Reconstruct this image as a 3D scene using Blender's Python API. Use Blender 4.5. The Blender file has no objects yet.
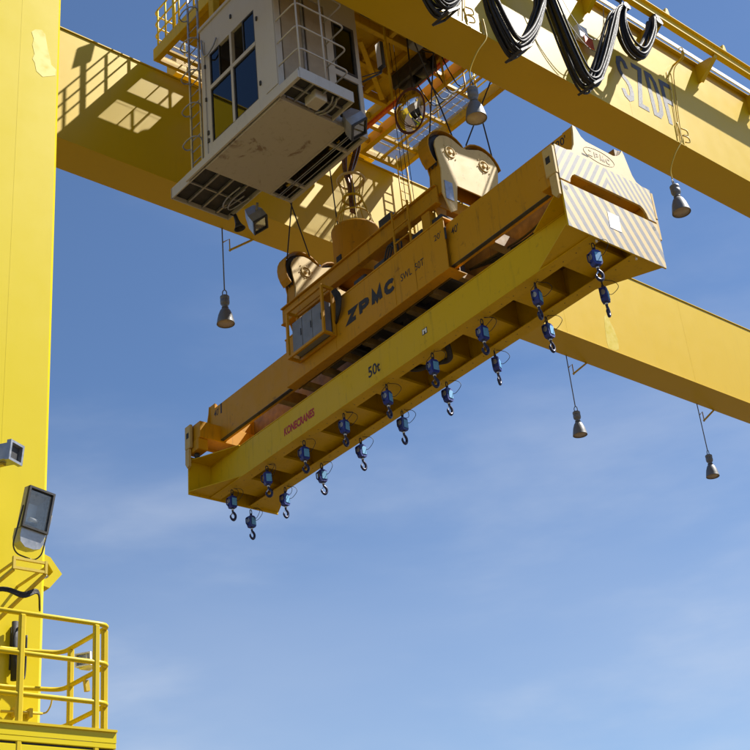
import bpy, bmesh, math, random
from mathutils import Matrix, Vector
random.seed(7)
scene = bpy.context.scene
C = scene.collection

# ------------------------------------------------------------------ camera
YAW, PIT, ROL = 0.8275032, 0.49151571, -0.10274088
fw = Vector((math.cos(YAW)*math.cos(PIT), math.sin(YAW)*math.cos(PIT), math.sin(PIT)))
rt = Vector((math.sin(YAW), -math.cos(YAW), 0)); up = rt.cross(fw)
r2 = rt*math.cos(ROL)+up*math.sin(ROL); u2 = -rt*math.sin(ROL)+up*math.cos(ROL)
cd = bpy.data.cameras.new('camera'); cam = bpy.data.objects.new('camera', cd); C.objects.link(cam)
M = Matrix.Identity(4)
for i in range(3):
    M[i][0] = r2[i]; M[i][1] = u2[i]; M[i][2] = -fw[i]
M[0][3], M[1][3], M[2][3] = 0, 0, 1.7
cam.matrix_world = M
cd.sensor_width = 36; cd.lens = 1323.136/750*36; cd.clip_start = .1; cd.clip_end = 5000
scene.camera = cam

# ------------------------------------------------------------------ sky, sun, exposure
SUN = Vector((1.78, -1.0, 2.62)).normalized()
EL = math.asin(SUN.z)
w = bpy.data.worlds.new('World'); scene.world = w; w.use_nodes = True
nt = w.node_tree; nt.nodes.clear()
N = nt.nodes.new; LK = nt.links.new
out = N('ShaderNodeOutputWorld'); bg = N('ShaderNodeBackground'); bg.inputs['Strength'].default_value = .061
sky = N('ShaderNodeTexSky'); sky.sky_type = 'NISHITA'; sky.sun_disc = False
sky.sun_elevation = EL; sky.sun_rotation = math.atan2(SUN.x, SUN.y)
sky.altitude = 30; sky.air_density = 1.0; sky.dust_density = .15; sky.ozone_density = 3.6; sky.air_density = 1.0
tc = N('ShaderNodeTexCoord')
mp = N('ShaderNodeMapping'); mp.inputs['Scale'].default_value = (1.3, 1.3, 4.2); mp.inputs['Rotation'].default_value = (.25, .1, .3)
mp.inputs['Location'].default_value = (9.3, .6, 3.2)
n1 = N('ShaderNodeTexNoise'); n1.inputs['Scale'].default_value = 2.3; n1.inputs['Detail'].default_value = 6; n1.inputs['Roughness'].default_value = .52; n1.inputs['Distortion'].default_value = .15
cr = N('ShaderNodeValToRGB'); cr.color_ramp.elements[0].position = .46; cr.color_ramp.elements[1].position = .78
cr.color_ramp.interpolation = 'EASE'
mulc = N('ShaderNodeMath'); mulc.operation = 'MULTIPLY'; mulc.inputs[1].default_value = .38
mix = N('ShaderNodeMixRGB'); mix.inputs['Color2'].default_value = (5.6, 6.1, 7.0, 1)
LK(tc.outputs['Generated'], mp.inputs['Vector']); LK(mp.outputs[0], n1.inputs['Vector']); LK(n1.outputs['Fac'], cr.inputs['Fac'])
sepw = N('ShaderNodeSeparateXYZ'); LK(tc.outputs['Generated'], sepw.inputs[0])
veil = N('ShaderNodeMapRange'); veil.inputs[1].default_value = .12; veil.inputs[2].default_value = .47; veil.inputs[3].default_value = .34; veil.inputs[4].default_value = .0; LK(sepw.outputs[2], veil.inputs[0])
thick = N('ShaderNodeMapRange'); thick.inputs[1].default_value = .30; thick.inputs[2].default_value = .66; thick.inputs[3].default_value = 1.; thick.inputs[4].default_value = .12; LK(sepw.outputs[2], thick.inputs[0])
c2 = N('ShaderNodeMath'); c2.operation = 'MULTIPLY'; LK(cr.outputs['Color'], c2.inputs[0]); LK(thick.outputs[0], c2.inputs[1])
LK(c2.outputs[0], mulc.inputs[0])
n2 = N('ShaderNodeTexNoise'); n2.inputs['Scale'].default_value = 1.7; n2.inputs['Detail'].default_value = 5; LK(mp.outputs[0], n2.inputs['Vector'])
vv = N('ShaderNodeMath'); vv.operation = 'MULTIPLY'; LK(veil.outputs[0], vv.inputs[0])
n2r = N('ShaderNodeMapRange'); n2r.inputs[1].default_value = .3; n2r.inputs[2].default_value = .7; n2r.inputs[3].default_value = .45; n2r.inputs[4].default_value = 1.3; LK(n2.outputs['Fac'], n2r.inputs[0]); LK(n2r.outputs[0], vv.inputs[1])
cf = N('ShaderNodeMath'); cf.operation = 'ADD'; cf.use_clamp = True; LK(mulc.outputs[0], cf.inputs[0]); LK(vv.outputs[0], cf.inputs[1])
LK(cf.outputs[0], mix.inputs['Fac']); hue = N('ShaderNodeMixRGB'); hue.blend_type = 'MULTIPLY'; hue.inputs['Fac'].default_value = 1; hue.inputs['Color2'].default_value = (.90, .97, 1.06, 1)
LK(sky.outputs[0], hue.inputs['Color1']); LK(hue.outputs[0], mix.inputs['Color1'])
LK(mix.outputs[0], bg.inputs['Color']); LK(bg.outputs[0], out.inputs['Surface'])
sd = bpy.data.lights.new('sun', 'SUN'); sd.energy = 5.0; sd.angle = math.radians(.53); sd.color = (1, .95, .87)
so = bpy.data.objects.new('sun', sd); C.objects.link(so); so.rotation_euler = SUN.to_track_quat('Z', 'Y').to_euler(); so.location = SUN*60
vs = scene.view_settings; vs.view_transform = 'Standard'; vs.look = 'None'; vs.gamma = 1; vs.use_curve_mapping = False
vs.exposure = 1.05

# ------------------------------------------------------------------ materials
def base_mat(name):
    m = bpy.data.materials.new(name); m.use_nodes = True
    t = m.node_tree; b = t.nodes['Principled BSDF']
    return m, t, b
def vmath(t, op, a, b=None):
    n = t.nodes.new('ShaderNodeMath'); n.operation = op
    for i, v in enumerate((a, b)):
        if v is None: continue
        if isinstance(v, (int, float)): n.inputs[i].default_value = v
        else: t.links.new(v, n.inputs[i])
    return n.outputs[0]
def noise(t, vec, scale, detail=5, rough=.55, dist=0):
    n = t.nodes.new('ShaderNodeTexNoise'); n.inputs['Scale'].default_value = scale; n.inputs['Detail'].default_value = detail
    n.inputs['Roughness'].default_value = rough; n.inputs['Distortion'].default_value = dist
    t.links.new(vec, n.inputs['Vector']); return n.outputs['Fac']
def mapping(t, vec, sc):
    n = t.nodes.new('ShaderNodeMapping'); n.inputs['Scale'].default_value = sc; t.links.new(vec, n.inputs['Vector']); return n.outputs[0]
def ramp(t, f, p0, p1, v0=0., v1=1.):
    n = t.nodes.new('ShaderNodeMapRange'); n.inputs[1].default_value = p0; n.inputs[2].default_value = p1
    n.inputs[3].default_value = v0; n.inputs[4].default_value = v1; t.links.new(f, n.inputs[0]); return n.outputs[0]
def mixc(t, f, a, b, mode='MIX'):
    n = t.nodes.new('ShaderNodeMixRGB'); n.blend_type = mode
    for i, v in zip((0, 1, 2), (f, a, b)):
        if isinstance(v, (int, float)): n.inputs[i].default_value = v
        elif isinstance(v, tuple): n.inputs[i].default_value = (*v, 1)
        else: t.links.new(v, n.inputs[i])
    return n.outputs[0]
def bump(t, b, h, strength, dist=.02):
    n = t.nodes.new('ShaderNodeBump'); n.inputs['Strength'].default_value = strength; n.inputs['Distance'].default_value = dist
    t.links.new(h, n.inputs['Height']); t.links.new(n.outputs[0], b.inputs['Normal'])

def paint(name, col, rough=.42, fade=.12, dirt=.35, rust=.0, dirtcol=(.10, .06, .018), wave=.06, plates=0., coat=.0, rscale=3.1, rth=.63, rvar=1.):
    m, t, b = base_mat(name)
    v = t.nodes.new('ShaderNodeTexCoord').outputs['Object']
    pale = tuple(c*.8+q for c, q in zip(col, (.13, .11, .035)))
    big = noise(t, v, .55, 6, .6, .4)
    c = mixc(t, ramp(t, big, .42, .75, 0, fade*3.2), col, pale)
    if plates:
        sx = t.nodes.new('ShaderNodeSeparateXYZ'); t.links.new(v, sx.inputs[0])
        fl = vmath(t, 'FLOOR', vmath(t, 'DIVIDE', sx.outputs[0], 3.1))
        wn = t.nodes.new('ShaderNodeTexWhiteNoise'); wn.noise_dimensions = '1D'; t.links.new(fl, wn.inputs['W'])
        c = mixc(t, vmath(t, 'MULTIPLY', wn.outputs['Value'], plates), c, pale)
    streak = noise(t, mapping(t, v, (5, 5, .5)), 1.6, 7, .62, .3)
    d1 = ramp(t, streak, .56, .80, 0, dirt)
    c = mixc(t, d1, c, dirtcol)
    spots = noise(t, v, 7, 8, .65)
    c = mixc(t, ramp(t, spots, .62, .74, 0, dirt*.9), c, tuple(x*.8 for x in dirtcol))
    if rust:
        r = noise(t, v, rscale, 9, .68, .6)
        c = mixc(t, ramp(t, r, rth, rth+.06, 0, rust), c, (.13, .045, .012))
    t.links.new(c, b.inputs['Base Color'])
    t.links.new(ramp(t, noise(t, v, 2.3, 6, .6), .3, .75, rough-.10*rvar, rough+.18*rvar), b.inputs['Roughness'])
    b.inputs['Specular IOR Level'].default_value = .2
    b.inputs['Coat Weight'].default_value = coat; b.inputs['Coat Roughness'].default_value = .22
    hb = noise(t, v, 1.1, 3, .5)
    bump(t, b, vmath(t, 'ADD', hb, vmath(t, 'MULTIPLY', noise(t, v, 60, 3, .5), .02)), wave, .05)
    return m
def plain(name, col, rough=.5, metal=0., var=.25, scale=6., bumps=.1):
    m, t, b = base_mat(name)
    v = t.nodes.new('ShaderNodeTexCoord').outputs['Object']
    f = noise(t, v, scale, 7, .62)
    c = mixc(t, ramp(t, f, .3, .72), tuple(x*(1-var) for x in col), tuple(min(1, x*(1+var)) for x in col))
    t.links.new(c, b.inputs['Base Color']); b.inputs['Metallic'].default_value = metal
    t.links.new(ramp(t, noise(t, v, scale*2.1, 5), .3, .7, max(.03, rough-.1), rough+.12), b.inputs['Roughness'])
    if bumps: bump(t, b, noise(t, v, scale*6, 4), bumps, .01)
    return m
YEL = (.64, .432, .003)
MT = {}
MT['girder'] = paint('girder_yellow_paint', YEL, .40, .02, .07, .0, plates=.05, coat=.25, wave=.008, rvar=.22)
MT['leg'] = paint('leg_yellow_paint', (.61, .48, .006), .36, .015, .04, .0, coat=.15, wave=.004, rvar=.15)
MT['trolley'] = paint('trolley_yellow_paint', (.56, .35, .005), .45, .06, .45, .25)
MT['rail'] = paint('handrail_yellow_paint', (.56, .41, .012), .4, .06, .3, .15, wave=.0)
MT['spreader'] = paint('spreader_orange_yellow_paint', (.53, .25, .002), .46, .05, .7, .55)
MT['headblock'] = paint('head_block_greasy_orange_paint', (.46, .215, .002), .5, .04, .8, .6)
MT['lifting'] = paint('lifting_beam_lemon_paint', (.64, .41, .002), .42, .03, .42, .22)
MT['cream'] = paint('faded_cream_paint', (.55, .38, .13), .5, .10, .35, .35)
MT['housing'] = paint('faded_housing_paint', (.60, .44, .18), .5, .15, .6, .4)
MT['cabin'] = paint('cabin_off_white_paint', (.49, .465, .42), .48, .05, .22, .12, dirtcol=(.20, .15, .10))
MT['cabin_floor'] = paint('cabin_underside_stained_paint', (.47, .44, .39), .6, .05, .4, .6, dirtcol=(.20, .13, .07), rscale=1.3, rth=.565)
MT['beige'] = plain('cabin_beige_panel', (.34, .28, .20), .5, 0, .12, 3)
MT['white'] = plain('white_strip_paint', (.80, .80, .78), .4, 0, .10, 4)
MT['grey'] = plain('grey_cabinet_paint', (.17, .18, .20), .45, 0, .2, 3)
MT['darkgrey'] = plain('dark_grey_metal', (.035, .034, .035), .55, .1, .35, 5)
MT['galv'] = plain('galvanised_steel', (.33, .34, .36), .38, .6, .2, 9)
MT['lampgrey'] = plain('lamp_grey_metal', (.15, .155, .16), .5, .15, .15, 4)
MT['steel'] = plain('bright_steel', (.55, .55, .55), .25, .9, .2, 12)
MT['bronze'] = plain('worn_bronze_pipe', (.16, .08, .04), .3, .7, .35, 8)
MT['rope'] = plain('greased_wire_rope', (.03, .026, .024), .7, .0, .4, 30)
MT['cable'] = plain('black_rubber_cable', (.016, .014, .013), .62, 0, .5, 14)
MT['conduit'] = paint('conduit_yellow_paint', (.55, .40, .05), .45, .1, .4, .2, wave=0)
MT['blue'] = plain('hook_block_blue', (.012, .030, .23), .4, 0, .4, 12)
MT['grimy_shade'] = plain('shade_dark_greasy_steel', (.20, .12, .02), .6, 0, .5, 3)  # greasy brown, darkened to stand in for shade and damp the interior glow
MT['hookblue'] = plain('hook_dark_blue', (.012, .018, .07), .4, .1, .4, 12)
MT['label'] = plain('pale_blue_label', (.12, .36, .62), .45, 0, .2, 30)
MT['rubber'] = plain('dark_opening', (.012, .011, .010), .7, 0, .4, 8)
def ink(name, col, wear, scale):
    m = plain(name, col, .6, 0, .35, 20, 0); t = m.node_tree; b = t.nodes['Principled BSDF']
    v = t.nodes.new('ShaderNodeTexCoord').outputs['Object']
    t.links.new(ramp(t, noise(t, v, scale, 8, .7), wear, wear+.10, 1, .12), b.inputs['Alpha']); return m
MT['ink'] = ink('black_lettering', (.02, .02, .024), .62, 9)
MT['inkgrey'] = ink('faded_navy_lettering', (.07, .073, .09), .62, 4)
MT['inkred'] = ink('red_lettering', (.42, .018, .015), .60, 12)
MT['inkpale'] = plain('faded_grey_lettering', (.42, .33, .17), .6, 0, .2, 20, 0)
MT['rim'] = plain('dark_red_rim', (.12, .03, .018), .5, 0, .3, 8)
MT['red'] = plain('red_orange_paint', (.62, .10, .025), .45, 0, .3, 6)
MT['touchup'] = plain('touch_up_paint', (.605, .475, .012), .42, 0, .03, 3, 0)
MT['paper'] = plain('white_sticker', (.78, .76, .72), .5, 0, .08, 30)
MT['frosted'] = plain('frosted_lamp_glass', (.40, .34, .25), .35, 0, .1, 6, 0)
MT['silver'] = plain('silvered_lamp_reflector', (.62, .61, .58), .3, .25, .12, 5, .05)
MT['seat'] = plain('operator_seat_cloth', (.03, .03, .035), .8, 0, .3, 20)

def glass(name, tint, gl=.05, fk=1.5):
    m, t, b = base_mat(name); t.nodes.remove(b)
    o = t.nodes['Material Output']
    tr = t.nodes.new('ShaderNodeBsdfTransparent'); tr.inputs[0].default_value = (*tint, 1)
    g = t.nodes.new('ShaderNodeBsdfGlossy'); g.inputs['Roughness'].default_value = .03; g.inputs['Color'].default_value = (.9, .95, 1, 1)
    f = t.nodes.new('ShaderNodeFresnel'); f.inputs['IOR'].default_value = 1.52
    mx = t.nodes.new('ShaderNodeMixShader')
    t.links.new(vmath(t, 'ADD', vmath(t, 'MULTIPLY', f.outputs[0], fk), gl), mx.inputs[0])
    t.links.new(tr.outputs[0], mx.inputs[1]); t.links.new(g.outputs[0], mx.inputs[2]); t.links.new(mx.outputs[0], o.inputs[0])
    return m
MT['glass'] = glass('tinted_window_glass', (.40, .43, .46), .0, 1.0)
MT['lens'] = glass('clear_lamp_glass', (.93, .94, .94), .0, .7)
m, t, b = base_mat('mirror_face'); b.inputs['Metallic'].default_value = 1; b.inputs['Base Color'].default_value = (.82, .83, .84, 1); b.inputs['Roughness'].default_value = .04
MT['mirror'] = m
m, t, b = base_mat('lamp_reflector'); b.inputs['Metallic'].default_value = 1; b.inputs['Base Color'].default_value = (.75, .74, .72, 1); b.inputs['Roughness'].default_value = .22
bump(t, b, noise(t, t.nodes.new('ShaderNodeTexCoord').outputs['Object'], 16, 2), .4, .02)
MT['reflector'] = m
# hazard stripes: flat print, in the panel's own coordinates
def stripes(name, chevron, ztop):
    m, t, b = base_mat(name)
    v = t.nodes.new('ShaderNodeTexCoord').outputs['Object']
    s = t.nodes.new('ShaderNodeSeparateXYZ'); t.links.new(v, s.inputs[0])
    x = vmath(t, 'SUBTRACT', s.outputs[0], .04)
    if chevron: x = vmath(t, 'ABSOLUTE', x)
    f = noise(t, v, 25, 4)
    u = vmath(t, 'ADD', vmath(t, 'MULTIPLY', x, 1.0), vmath(t, 'MULTIPLY', s.outputs[2], .62))
    u = vmath(t, 'ADD', u, vmath(t, 'MULTIPLY', f, .014))
    fr = vmath(t, 'FRACT', vmath(t, 'DIVIDE', vmath(t, 'ADD', u, 5.0), .165 if chevron else .255))
    on = vmath(t, 'GREATER_THAN', fr, .5)
    if ztop: on = vmath(t, 'MULTIPLY', on, vmath(t, 'LESS_THAN', s.outputs[2], ztop))
    wear = ramp(t, noise(t, v, 9, 8, .7), .35, .62, .8, 1)
    base = mixc(t, ramp(t, noise(t, v, 1.6, 7, .65), .4, .75, 0, .6), (.53, .37, .12), (.57, .45, .22))
    base = mixc(t, ramp(t, noise(t, v, 5, 9, .7), .62, .72, 0, .6), base, (.22, .12, .05))
    c = mixc(t, vmath(t, 'MULTIPLY', on, wear), base, (.105, .115, .145))
    t.links.new(c, b.inputs['Base Color']); b.inputs['Roughness'].default_value = .55
    return m
MT['chevron'] = stripes('faded_chevron_stripes', True, 1.70)
MT['stripe'] = stripes('faded_diagonal_stripes', False, None)
# ground
m, t, b = base_mat('yard_concrete')
v = t.nodes.new('ShaderNodeTexCoord').outputs['Object']
c = mixc(t, ramp(t, noise(t, v, .08, 8, .6), .35, .7), (.050, .032, .017), (.074, .049, .029))
c = mixc(t, ramp(t, noise(t, v, 1.3, 8, .65), .55, .75, 0, .5), c, (.035, .033, .03))
t.links.new(c, b.inputs['Base Color']); b.inputs['Roughness'].default_value = .85
bump(t, b, noise(t, v, 9, 6), .3, .02)
MT['ground'] = m

# ------------------------------------------------------------------ mesh helpers
MATS = {}     # object name -> world matrix used while building
def mw(o): return MATS.get(o.name, Matrix.Identity(4)) if o else Matrix.Identity(4)

class MB:
    def __init__(s): s.v = []; s.f = []; s.sm = []
    def add(s, vs, fs, smooth=False):
        o = len(s.v); s.v += [Vector(p) for p in vs]
        s.f += [tuple(i+o for i in f) for f in fs]; s.sm += [smooth]*len(fs); return s
    def box(s, x0, x1, y0, y1, z0, z1, ch=0.):
        if ch <= 0:
            v = [(x, y, z) for z in (z0, z1) for y in (y0, y1) for x in (x0, x1)]
            return s.add(v, [(0, 2, 3, 1), (4, 5, 7, 6), (0, 1, 5, 4), (2, 6, 7, 3), (0, 4, 6, 2), (1, 3, 7, 5)])
        bm = bmesh.new(); bmesh.ops.create_cube(bm, size=1)
        for q in bm.verts: q.co = Vector(((x0+x1)/2+q.co.x*(x1-x0), (y0+y1)/2+q.co.y*(y1-y0), (z0+z1)/2+q.co.z*(z1-z0)))
        bmesh.ops.bevel(bm, geom=bm.edges[:], offset=ch, segments=1, affect='EDGES')
        bm.verts.index_update()
        s.add([q.co.copy() for q in bm.verts], [tuple(q.index for q in f.verts) for f in bm.faces]); bm.free(); return s
    def obox(s, c, ax, sz):       # centre, 3 unit axes, sizes
        c = Vector(c); v = []
        for k in (-1, 1):
            for j in (-1, 1):
                for i in (-1, 1):
                    v.append(c+ax[0]*(i*sz[0]/2)+ax[1]*(j*sz[1]/2)+ax[2]*(k*sz[2]/2))
        return s.add(v, [(0, 2, 3, 1), (4, 5, 7, 6), (0, 1, 5, 4), (2, 6, 7, 3), (0, 4, 6, 2), (1, 3, 7, 5)])
    def bar(s, a, b, wd, ht, upv=(0, 0, 1)):
        a, b = Vector(a), Vector(b); d = (b-a); L = d.length; d.normalize()
        u = Vector(upv); sdv = d.cross(u).normalized(); u = sdv.cross(d)
        return s.obox((a+b)/2, (d, sdv, u), (L, wd, ht))
    def prism(s, poly, axis, a0, a1):   # poly in the other two axes (x,y,z order)
        n = len(poly)
        def P(p, a):
            if axis == 'y': return (p[0], a, p[1])
            if axis == 'x': return (a, p[0], p[1])
            return (p[0], p[1], a)
        v = [P(p, a0) for p in poly]+[P(p, a1) for p in poly]
        fs = [tuple(range(n)), tuple(range(2*n-1, n-1, -1))]
        fs += [(i, (i+1) % n+0, (i+1) % n+n, i+n)[::-1] for i in range(n)]
        return s.add(v, fs)
    def tube(s, pts, r, n=8, closed=False, radii=None):
        pts = [Vector(p) for p in pts]; m = len(pts); prev = None; vs = []
        for i, p in enumerate(pts):
            a = pts[(i-1) % m] if (closed or i > 0) else p; b = pts[(i+1) % m] if (closed or i < m-1) else p
            d = (b-a).normalized()
            if prev is None:
                u = d.orthogonal().normalized()
            else:
                u = prev-d*prev.dot(d)
                u = u.normalized() if u.length > 1e-6 else d.orthogonal().normalized()
            prev = u; w_ = d.cross(u); rr = radii[i] if radii else r
            vs += [p+(u*math.cos(2*math.pi*k/n)+w_*math.sin(2*math.pi*k/n))*rr for k in range(n)]
        fs = []
        for i in range(m if closed else m-1):
            j = (i+1) % m
            fs += [(i*n+k, i*n+(k+1) % n, j*n+(k+1) % n, j*n+k) for k in range(n)]
        o = len(s.v); s.add(vs, fs, True)
        if not closed: s.f += [tuple(o+k for k in range(n))[::-1], tuple(o+(m-1)*n+k for k in range(n))]; s.sm += [False, False]
        return s
    def cyl(s, a, b, r, n=14, r1=None): return s.tube([a, b], r, n, radii=[r, r if r1 is None else r1])
    def lathe(s, prof, c=(0, 0, 0), n=20, ax=None):
        c = Vector(c); q = Vector(ax).to_track_quat('Z', 'Y') if ax is not None else None; vs = []
        for r, z in prof:
            for k in range(n):
                p = Vector((r*math.cos(2*math.pi*k/n), r*math.sin(2*math.pi*k/n), z))
                vs.append(c+(q @ p if q else p))
        m = len(prof)
        return s.add(vs, [(i*n+k, i*n+(k+1) % n, (i+1)*n+(k+1) % n, (i+1)*n+k) for i in range(m-1) for k in range(n)], True)
    def torus(s, c, R, r, n=20, k=8, ax=(0, 0, 1)):
        q = Vector(ax).to_track_quat('Z', 'Y'); c = Vector(c)
        return s.tube([c+q @ Vector((R*math.cos(2*math.pi*i/n), R*math.sin(2*math.pi*i/n), 0)) for i in range(n)], r, k, True)
    def build(s, name, mat, parent=None, world=True, label=None, kind=None):
        me = bpy.data.meshes.new(name)
        vs = s.v
        if parent is not None and world:
            inv = mw(parent).inverted(); vs = [inv @ p for p in vs]
        me.from_pydata([tuple(p) for p in vs], [], s.f)
        me.polygons.foreach_set('use_smooth', s.sm)
        bm = bmesh.new(); bm.from_mesh(me); bmesh.ops.recalc_face_normals(bm, faces=bm.faces); bm.to_mesh(me); bm.free()
        me.materials.append(MT[mat] if isinstance(mat, str) else mat)
        o = bpy.data.objects.new(name, me); C.objects.link(o)
        if parent is not None: o.parent = parent; MATS[o.name] = mw(parent)
        if label: o['label'] = label
        if kind: o['kind'] = kind
        return o

def fillet(pts, r, n=5):
    pts = [Vector(p) for p in pts]; o = [pts[0]]
    for i in range(1, len(pts)-1):
        a, b, c = pts[i-1], pts[i], pts[i+1]
        d1 = (a-b); d2 = (c-b); rr = min(r, d1.length*.49, d2.length*.49); p = b+d1.normalized()*rr; q = b+d2.normalized()*rr
        for k in range(n+1):
            u = k/n; o.append(p*(1-u)**2+b*2*u*(1-u)+q*u*u)
    return o+[pts[-1]]
def smooth_path(pts, n=8):
    P = [Vector(p) for p in pts]; P = [P[0]*2-P[1]]+P+[P[-1]*2-P[-2]]; o = []
    for i in range(1, len(P)-2):
        for k in range(n):
            u = k/n
            o.append(.5*((2*P[i])+(P[i+1]-P[i-1])*u+(2*P[i-1]-5*P[i]+4*P[i+1]-P[i+2])*u*u+(-P[i-1]+3*P[i]-3*P[i+1]+P[i+2])*u**3))
    return o+[P[-2]]
def thing(name, label, cat, loc=(0, 0, 0), mat=None, group=None):
    o = bpy.data.objects.new(name, None); C.objects.link(o); o.empty_display_size = .3
    mtx = mat if mat is not None else Matrix.Translation(Vector(loc))
    o.matrix_world = mtx; MATS[o.name] = mtx.copy()
    o['label'] = label; o['category'] = cat
    if group: o['group'] = group
    return o
def tag(o, label, cat, group=None, kind=None):
    o['label'] = label; o['category'] = cat
    if group: o['group'] = group
    if kind: o['kind'] = kind
    return o
def copy_tree(o, parent=None):
    c = o.copy(); C.objects.link(c)
    if parent is not None: c.parent = parent
    for ch in list(o.children): copy_tree(ch, c)
    return c
def lettering(txt, mat, parent, origin, right, upv, height, width=None, bold=0., shear=0., spacing=1., name='lettering', world=True, proud=.004):
    cu = bpy.data.curves.new('txt', 'FONT'); cu.body = txt; cu.offset = bold; cu.shear = shear; cu.space_character = spacing
    cu.fill_mode = 'BOTH'; cu.resolution_u = 4
    ob = bpy.data.objects.new('txt', cu); C.objects.link(ob)
    dg = bpy.context.evaluated_depsgraph_get(); dg.update()
    me = bpy.data.meshes.new_from_object(ob.evaluated_get(dg))
    bpy.data.objects.remove(ob); bpy.data.curves.remove(cu)
    xs = [v.co.x for v in me.vertices]; ys = [v.co.y for v in me.vertices]
    x0, x1, y0, y1 = min(xs), max(xs), min(ys), max(ys)
    sy = height/(y1-y0); sx = width/(x1-x0) if width else sy
    R, U, O = Vector(right), Vector(upv), Vector(origin); nrm = R.cross(U).normalized()
    inv = mw(parent).inverted() if world else Matrix.Identity(4)
    for v in me.vertices:
        v.co = inv @ (O+R*((v.co.x-x0)*sx)+U*((v.co.y-y0)*sy)+nrm*proud)
    me.name = name; me.materials.clear(); me.materials.append(MT[mat])
    o = bpy.data.objects.new(name, me); C.objects.link(o); o.parent = parent; MATS[o.name] = mw(parent)
    o['label'] = 'lettering reading '+txt
    return o

GLYPH = {   # centre lines on a unit box, closed loops marked True
 'S': ([(.95, .80), (.80, .95), (.55, 1.0), (.22, .95), (.06, .80), (.10, .64), (.30, .55), (.68, .46), (.90, .35), (.94, .20), (.80, .06), (.48, 0), (.20, .05), (.05, .20)], False),
 'Z': ([(.04, 1.0), (.93, 1.0), (.06, 0.0), (.96, 0.0)], False),
 'D': ([(.05, 0), (.05, 1.0), (.5, 1.0), (.80, .88), (.94, .62), (.94, .38), (.80, .12), (.5, 0)], True),
 'P': ([(.05, -.06), (.05, 1.0), (.62, 1.0), (.88, .90), (.94, .72), (.86, .54), (.60, .44), (.16, .44)], False),
 'M': ([(.02, -.06), (.12, 1.0), (.50, .18), (.88, 1.0), (.98, -.06)], False),
 'C': ([(.95, .80), (.78, .95), (.5, 1.0), (.20, .90), (.05, .65), (.05, .35), (.20, .10), (.5, 0), (.78, .05), (.95, .20)], False)}
def strip(path, hw, closed):
    n = len(path); L, Rr = [], []
    P = [Vector((p[0], p[1])) for p in path]
    for i in range(n):
        a = P[i-1] if (closed or i > 0) else None; b = P[(i+1) % n] if (closed or i < n-1) else None
        d1 = (P[i]-a).normalized() if a is not None else None; d2 = (b-P[i]).normalized() if b is not None else None
        if d1 is None: d1 = d2
        if d2 is None: d2 = d1
        n1 = Vector((-d1.y, d1.x)); n2 = Vector((-d2.y, d2.x)); m = (n1+n2).normalized(); k = hw/max(.32, m.dot(n1))
        L.append(P[i]+m*k); Rr.append(P[i]-m*k)
    q = range(n if closed else n-1)
    return L+Rr, [(i, (i+1) % n, n+(i+1) % n, n+i) for i in q]
def stroke_text(txt, mat, parent, origin, right, upv, h, wd, gap, hw, proud=.004):
    R_, U_, O_ = Vector(right), Vector(upv), Vector(origin); nr = R_.cross(U_).normalized(); out = []
    for k, ch in enumerate(txt):
        if ch == 'F':
            bits = [strip([(.02+hw, -hw*0), (.02+hw, h)], hw, False), strip([(.02+2*hw, h-hw), (wd, h-hw)], hw, False), strip([(.02+2*hw, h*.55), (wd*.85, h*.55)], hw, False)]
        else:
            g, cl = GLYPH[ch]; bits = [strip([(hw+x*(wd-2*hw), hw+y*(h-2*hw)) for x, y in g], hw, cl)]
        m = MB()
        for vs, fs in bits: m.add([O_+R_*(k*(wd+gap)+p.x)+U_*p.y+nr*proud for p in vs], fs)
        o = m.build('letter', mat, parent); o['label'] = 'painted letter '+ch; out.append(o)
    return out

# ------------------------------------------------------------------ ground
g = MB().add([(-2000, -2000, 0), (2000, -2000, 0), (2000, 2000, 0), (-2000, 2000, 0)], [(0, 1, 2, 3)]).build('ground', 'ground')
g['kind'] = 'structure'

# ------------------------------------------------------------------ gantry: legs and the two girders
YN, ZN, GW, GH, YF = 13.71, 20.98, .965, 3.29, 21.55
ZT = ZN+GH            # 24.27
XL, XR = 4.2, 50.0
crane = thing('gantry_crane', 'tall yellow steel gantry with two parallel box girders on a square leg', 'gantry', (6.1, 17.5, 0))
def girder(y0, ov=.10):
    s = MB()
    s.box(XL, XR, y0, y0+GW, ZN+.03, ZT-.04, .012)
    o = s.build('girder', 'girder', crane)
    MB().box(XL, XR, y0-.022, y0+GW+.022, ZN, ZN+.028, .006).build('bottom_flange', 'girder', o)
    MB().box(XL, XR, y0-ov, y0+GW+.15, ZT-.038, ZT, .006).build('top_flange', 'girder', o)
    MB().box(XL, XR, y0+GW/2-.05, y0+GW/2+.05, ZT, ZT+.13, .02).build('trolley_rail', 'darkgrey', o)
    return o
gn = girder(YN); gf = girder(YF, .03)
for i, x in enumerate((9.2, 15.4, 21.6, 27.8, 34.)):
    for gg, yy in ((gn, YN), (gf, YF)):
        MB().box(x-.012, x+.012, yy-.0015, yy+.02, ZN+.03, ZT-.04).build('weld_seam', 'girder', gg)
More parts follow.
